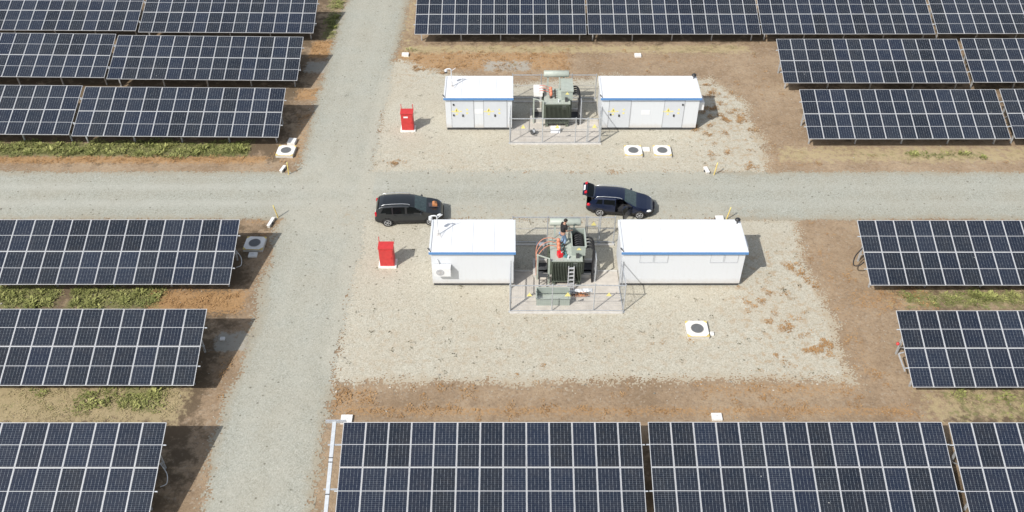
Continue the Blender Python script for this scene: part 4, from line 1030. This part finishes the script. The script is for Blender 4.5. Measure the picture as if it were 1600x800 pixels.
MPV = dict(L=4.5, belt=1.02, top=[(0,.55),(.02,.8),(.06,1.05),(.2,1.38),(.34,1.52),(.6,1.61),(1.2,1.655),(1.8,1.66),(2.3,1.615),(2.62,1.52),(3.40,1.08),(3.6,1.05),(4.1,.95),(4.3,.86),(4.42,.72),(4.5,.56)],
    bot=[(0,.36),(.2,.26),(.6,.22),(3.9,.22),(4.3,.25),(4.5,.33)], w=[(0,.70),(.04,.76),(.12,.81),(.4,.855),(1.2,.875),(3.3,.875),(3.8,.855),(4.1,.80),(4.3,.70),(4.42,.58),(4.5,.46)],
    wheels=(.82,3.62), tw=.76, ws=(2.64,3.40), rw=(.06,.34), rail=(.5,2.35), chrome=True, mir=3.05, handles=(1.35,2.3), hl=(.34,.78), tl=(.1,1.0,(.5,.45,1.3)),
    win=[[(.38,1.06),(1.14,1.05),(1.14,1.47),(.62,1.46)],[(1.22,1.05),(2.02,1.05),(2.02,1.48),(1.22,1.48)],[(2.12,1.05),(3.2,1.05),(2.66,1.40),(2.5,1.47),(2.12,1.48)]])
WAG = dict(L=4.56, belt=.95, top=[(0,.55),(.02,.75),(.06,.92),(.16,1.0),(.42,1.36),(.55,1.42),(1.2,1.485),(2.0,1.49),(2.45,1.42),(2.6,1.37),(3.32,.97),(3.5,.93),(4.0,.84),(4.3,.73),(4.45,.62),(4.56,.48)],
    bot=[(0,.38),(.2,.27),(.6,.2),(3.9,.2),(4.35,.22),(4.56,.3)], w=[(0,.64),(.05,.73),(.15,.80),(.5,.87),(1.2,.905),(3.3,.905),(3.8,.88),(4.15,.80),(4.35,.67),(4.48,.5),(4.56,.36)],
    wheels=(.95,3.6), tw=.78, ws=(2.52,3.32), rw=(.16,.44), rail=(.65,2.35), chrome=True, mir=2.95, handles=(1.3,2.2), hl=(.42,.66), tl=(.16,.86,(.8,.6,.75)),
    win=[[(.62,1.0),(1.08,.99),(1.08,1.30),(.80,1.31)],[(1.15,.99),(1.92,.98),(1.92,1.36),(1.15,1.34)],[(2.0,.98),(2.98,.98),(2.5,1.29),(2.36,1.36),(2.0,1.36)]],
    door=[(1.96,.3),(3.06,.3),(3.1,.95),(2.5,1.35),(2.3,1.4),(1.96,1.4)], hinge=(3.06,.9), open=62, hatch=.56, lift=-62)
car('dark grey people carrier parked at the road edge, a tan bag on its bonnet', (-6.27, 43.9, .012), R(2.7), .925, paint('charcoal_car_paint', (.020,.024,.028)), MPV)
car('navy blue estate car with tailgate raised and its front door open', (6.72, 44.72, .012), R(-6.6), .92, paint('navy_car_paint', (.006,.013,.042)), WAG, True)

t = thing('tool_bag', 'tan bag lying on a dark cloth on the bonnet of the grey car', 'bag', (-4.74, 44.0, .955), R(8))
t.rotation_euler = (0, R(8), R(8))
b = MB(); b.box((-.13,-.16,.02), (.15,.16,.16), M['tan']); b.mesh([(-.13,-.16,.16),(.15,-.16,.16),(.15,.16,.16),(-.13,.16,.16),(-.02,-.13,.22),(.05,-.13,.22),(.05,.13,.22),(-.02,.13,.22)], [(0,1,5,4),(1,2,6,5),(2,3,7,6),(3,0,4,7),(4,5,6,7)], M['tan']); b.build('pouch', t)
b = MB(); b.tube(spline([(.01,-.1,.2),(.01,-.05,.29),(.01,.05,.29),(.01,.1,.2)]), .014, M['handle']); b.build('strap', t)
b = MB(); gv = []; n = 10
for j in range(n+1):
    for i in range(n+1): gv.append((-.36+.6*i/n, -.22+.4*j/n+.03*math.sin(i), .012+.02*abs(float(vnoise(i, j, 2.1, 3)))))
b.mesh(gv, [(j*(n+1)+i, j*(n+1)+i+1, (j+1)*(n+1)+i+1, (j+1)*(n+1)+i) for j in range(n) for i in range(n)], M['cloth'], True); b.build('cloth', t)

# ------------------------------------------------------------------ the person on the transformer
M['skin'] = simple('skin_tone', (.42,.24,.17), .55, 0, .06)
M['shirt'] = simple('black_cotton', (.016,.016,.018), .9, 0, .3, 10)
M['jeans'] = simple('blue_denim', (.20,.30,.45), .85, 0, .35, 7, (.50,.57,.66))
M['shoe'] = simple('dark_shoe_leather', (.02,.02,.022), .5)
M['hair'] = simple('dark_hair', (.018,.013,.01), .6)
def skin(name, verts, edges, radii, mat, parent, sub=2, root=0):
    me = bpy.data.meshes.new(name); me.from_pydata(verts, edges, []); o = bpy.data.objects.new(name, me); col.objects.link(o)
    sk = o.modifiers.new('s', 'SKIN'); sk.use_smooth_shade = True
    for i, r in enumerate(radii):
        d = me.skin_vertices[0].data[i]; d.radius = (r, r) if not isinstance(r, tuple) else r; d.use_root = (i == root)
    if sub: o.modifiers.new('u', 'SUBSURF').levels = sub
    dg = bpy.context.evaluated_depsgraph_get(); m2 = bpy.data.meshes.new_from_object(o.evaluated_get(dg))
    bpy.data.objects.remove(o); bpy.data.meshes.remove(me)
    m2.materials.clear(); m2.materials.append(mat)
    for p in m2.polygons: p.use_smooth = True; p.material_index = 0
    return link(name, m2, parent)
pr = thing('person', 'person in black shirt and blue jeans standing on the transformer lid by the open box', 'person', (2.88, 39.4, 1.685), R(-60)); pr.scale = (1.03,)*3
# local frame: +y = facing direction, x = right hand side
J = {'pel':(0,-.02,.90),'waist':(0,.0,1.05),'chest':(0,.03,1.28),'neckb':(0,.05,1.47),'neck':(0,.08,1.54),'head':(0,.13,1.63),'top':(0,.15,1.73)}
V0 = [J[k] for k in ('pel','waist','chest','neckb','neck','head','top')]; E0 = [(i,i+1) for i in range(6)]; R0 = [.15,.14,.155,.085,.055,.095,.07]
def add(chain, start, rad):
    prev = start
    for p, r in zip(chain, rad):
        V0.append(p); R0.append(r); E0.append((prev, len(V0)-1)); prev = len(V0)-1
    return prev
hands = []
for s in (-1, 1):
    add([(s*.10,-.05,.80),(s*.12,.10,.47),(s*.12,.0,.10),(s*.125,.12,.045)], 0, [.095,.065,.042,.038])
    end = add([(s*.19,.05,1.41),(s*.27,.03,1.14),(s*.19,.29,1.03),(s*.18,.37,1.015)], 2, [.06,.045,.033,.032])
    for k in range(5):
        th_ = k == 4; bx = s*(.18+(.03-.02*k) if not th_ else .18-.05)
        e1 = add([(bx,.41 if not th_ else .39,1.015),(bx+(0 if not th_ else -s*.02),.47 if not th_ else .42,1.0-.004*k),(bx+(0 if not th_ else -s*.015),(.50+.008*(1.5-abs(k-1.5))) if not th_ else .45,.975)], end, [.012,.010,.008])
skin('body', V0, E0, R0, M['skin'], pr)
# clothing over the body
vs = [(0,-.02,.93),(0,.0,1.05),(0,.03,1.28),(0,.05,1.455)]; es = [(0,1),(1,2),(2,3)]; rs = [.172,.165,.182,.10]
for s in (-1, 1):
    vs += [(s*.19,.05,1.415),(s*.255,.035,1.21)]; es += [(2,len(vs)-2),(len(vs)-2,len(vs)-1)]; rs += [.085,.07]
skin('shirt', vs, es, rs, M['shirt'], pr)
vs = [(0,-.02,.90)]; es = []; rs = [.172]
for s in (-1, 1):
    n = len(vs); vs += [(s*.105,-.05,.78),(s*.12,.10,.47),(s*.12,.01,.12)]; es += [(0,n),(n,n+1),(n+1,n+2)]; rs += [.115,.085,.068]
skin('jeans', vs, es, rs, M['jeans'], pr)
for s in (-1, 1):
    skin('shoe', [(s*.12,-.05,.05),(s*.122,.06,.048),(s*.125,.17,.038)], [(0,1),(1,2)], [.052,.055,.042], M['shoe'], pr, 1)
b = MB(); b.ball((0,.115,1.69), .115, M['hair'], (.9,1.0,.85)); b.build('hair', pr)
b = MB(); b.ball((0,.255,1.635), .022, M['skin'], (.7,1,1.2))
for s in (-1, 1): b.ball((s*.1,.13,1.64), .03, M['skin'], (.4,.8,1.2))
b.build('nose_and_ears', pr)
b = MB()
for s in (-1, 1): b.ball((s*.035,.226,1.665), .013, M['hair'])
b.box((-.03,.222,1.585), (.03,.232,1.595), M['jerry']); b.build('face', pr)

# ------------------------------------------------------------------ camera, light, sky
f, H, pitch, cy = 1423.4, 35.34, 42.63, 435.4
cam = bpy.data.cameras.new('camera'); co = link('camera', cam)
cam.sensor_width = 36; cam.lens = f/1600*36; cam.shift_y = (cy-400)/1600; cam.clip_end = 2000
co.location = (0, 0, H); co.rotation_euler = (R(90-pitch), 0, 0); scn.camera = co
sd = Vector((.70, .71, -1)).normalized()
sun = bpy.data.lights.new('sun', 'SUN'); so = link('sun', sun); sun.energy = 4.15; sun.angle = R(.5); sun.color = (1, .965, .91)
so.rotation_euler = sd.to_track_quat('-Z', 'Y').to_euler(); so.location = (-40, -40, 60)
w = bpy.data.worlds.new('World'); scn.world = w; w.use_nodes = True; nt = w.node_tree
sky = nd(nt, 'ShaderNodeTexSky', sky_type='NISHITA'); sky.sun_disc = False
sky.sun_elevation = R(45.1); sky.sun_rotation = math.atan2(-.70, -.71); sky.air_density = 1.2; sky.dust_density = 2.0
bg = nt.nodes['Background']; bg.inputs['Strength'].default_value = .125; hs = nd(nt, 'ShaderNodeHueSaturation'); hs.inputs['Saturation'].default_value = .55; nt.links.new(sky.outputs[0], hs.inputs['Color']); nt.links.new(hs.outputs[0], bg.inputs['Color'])
vs_ = scn.view_settings; vs_.view_transform = 'Standard'; vs_.look = 'None'; vs_.exposure = .06; vs_.gamma = 1
scn.cycles.max_bounces = 6; scn.cycles.use_denoising = True
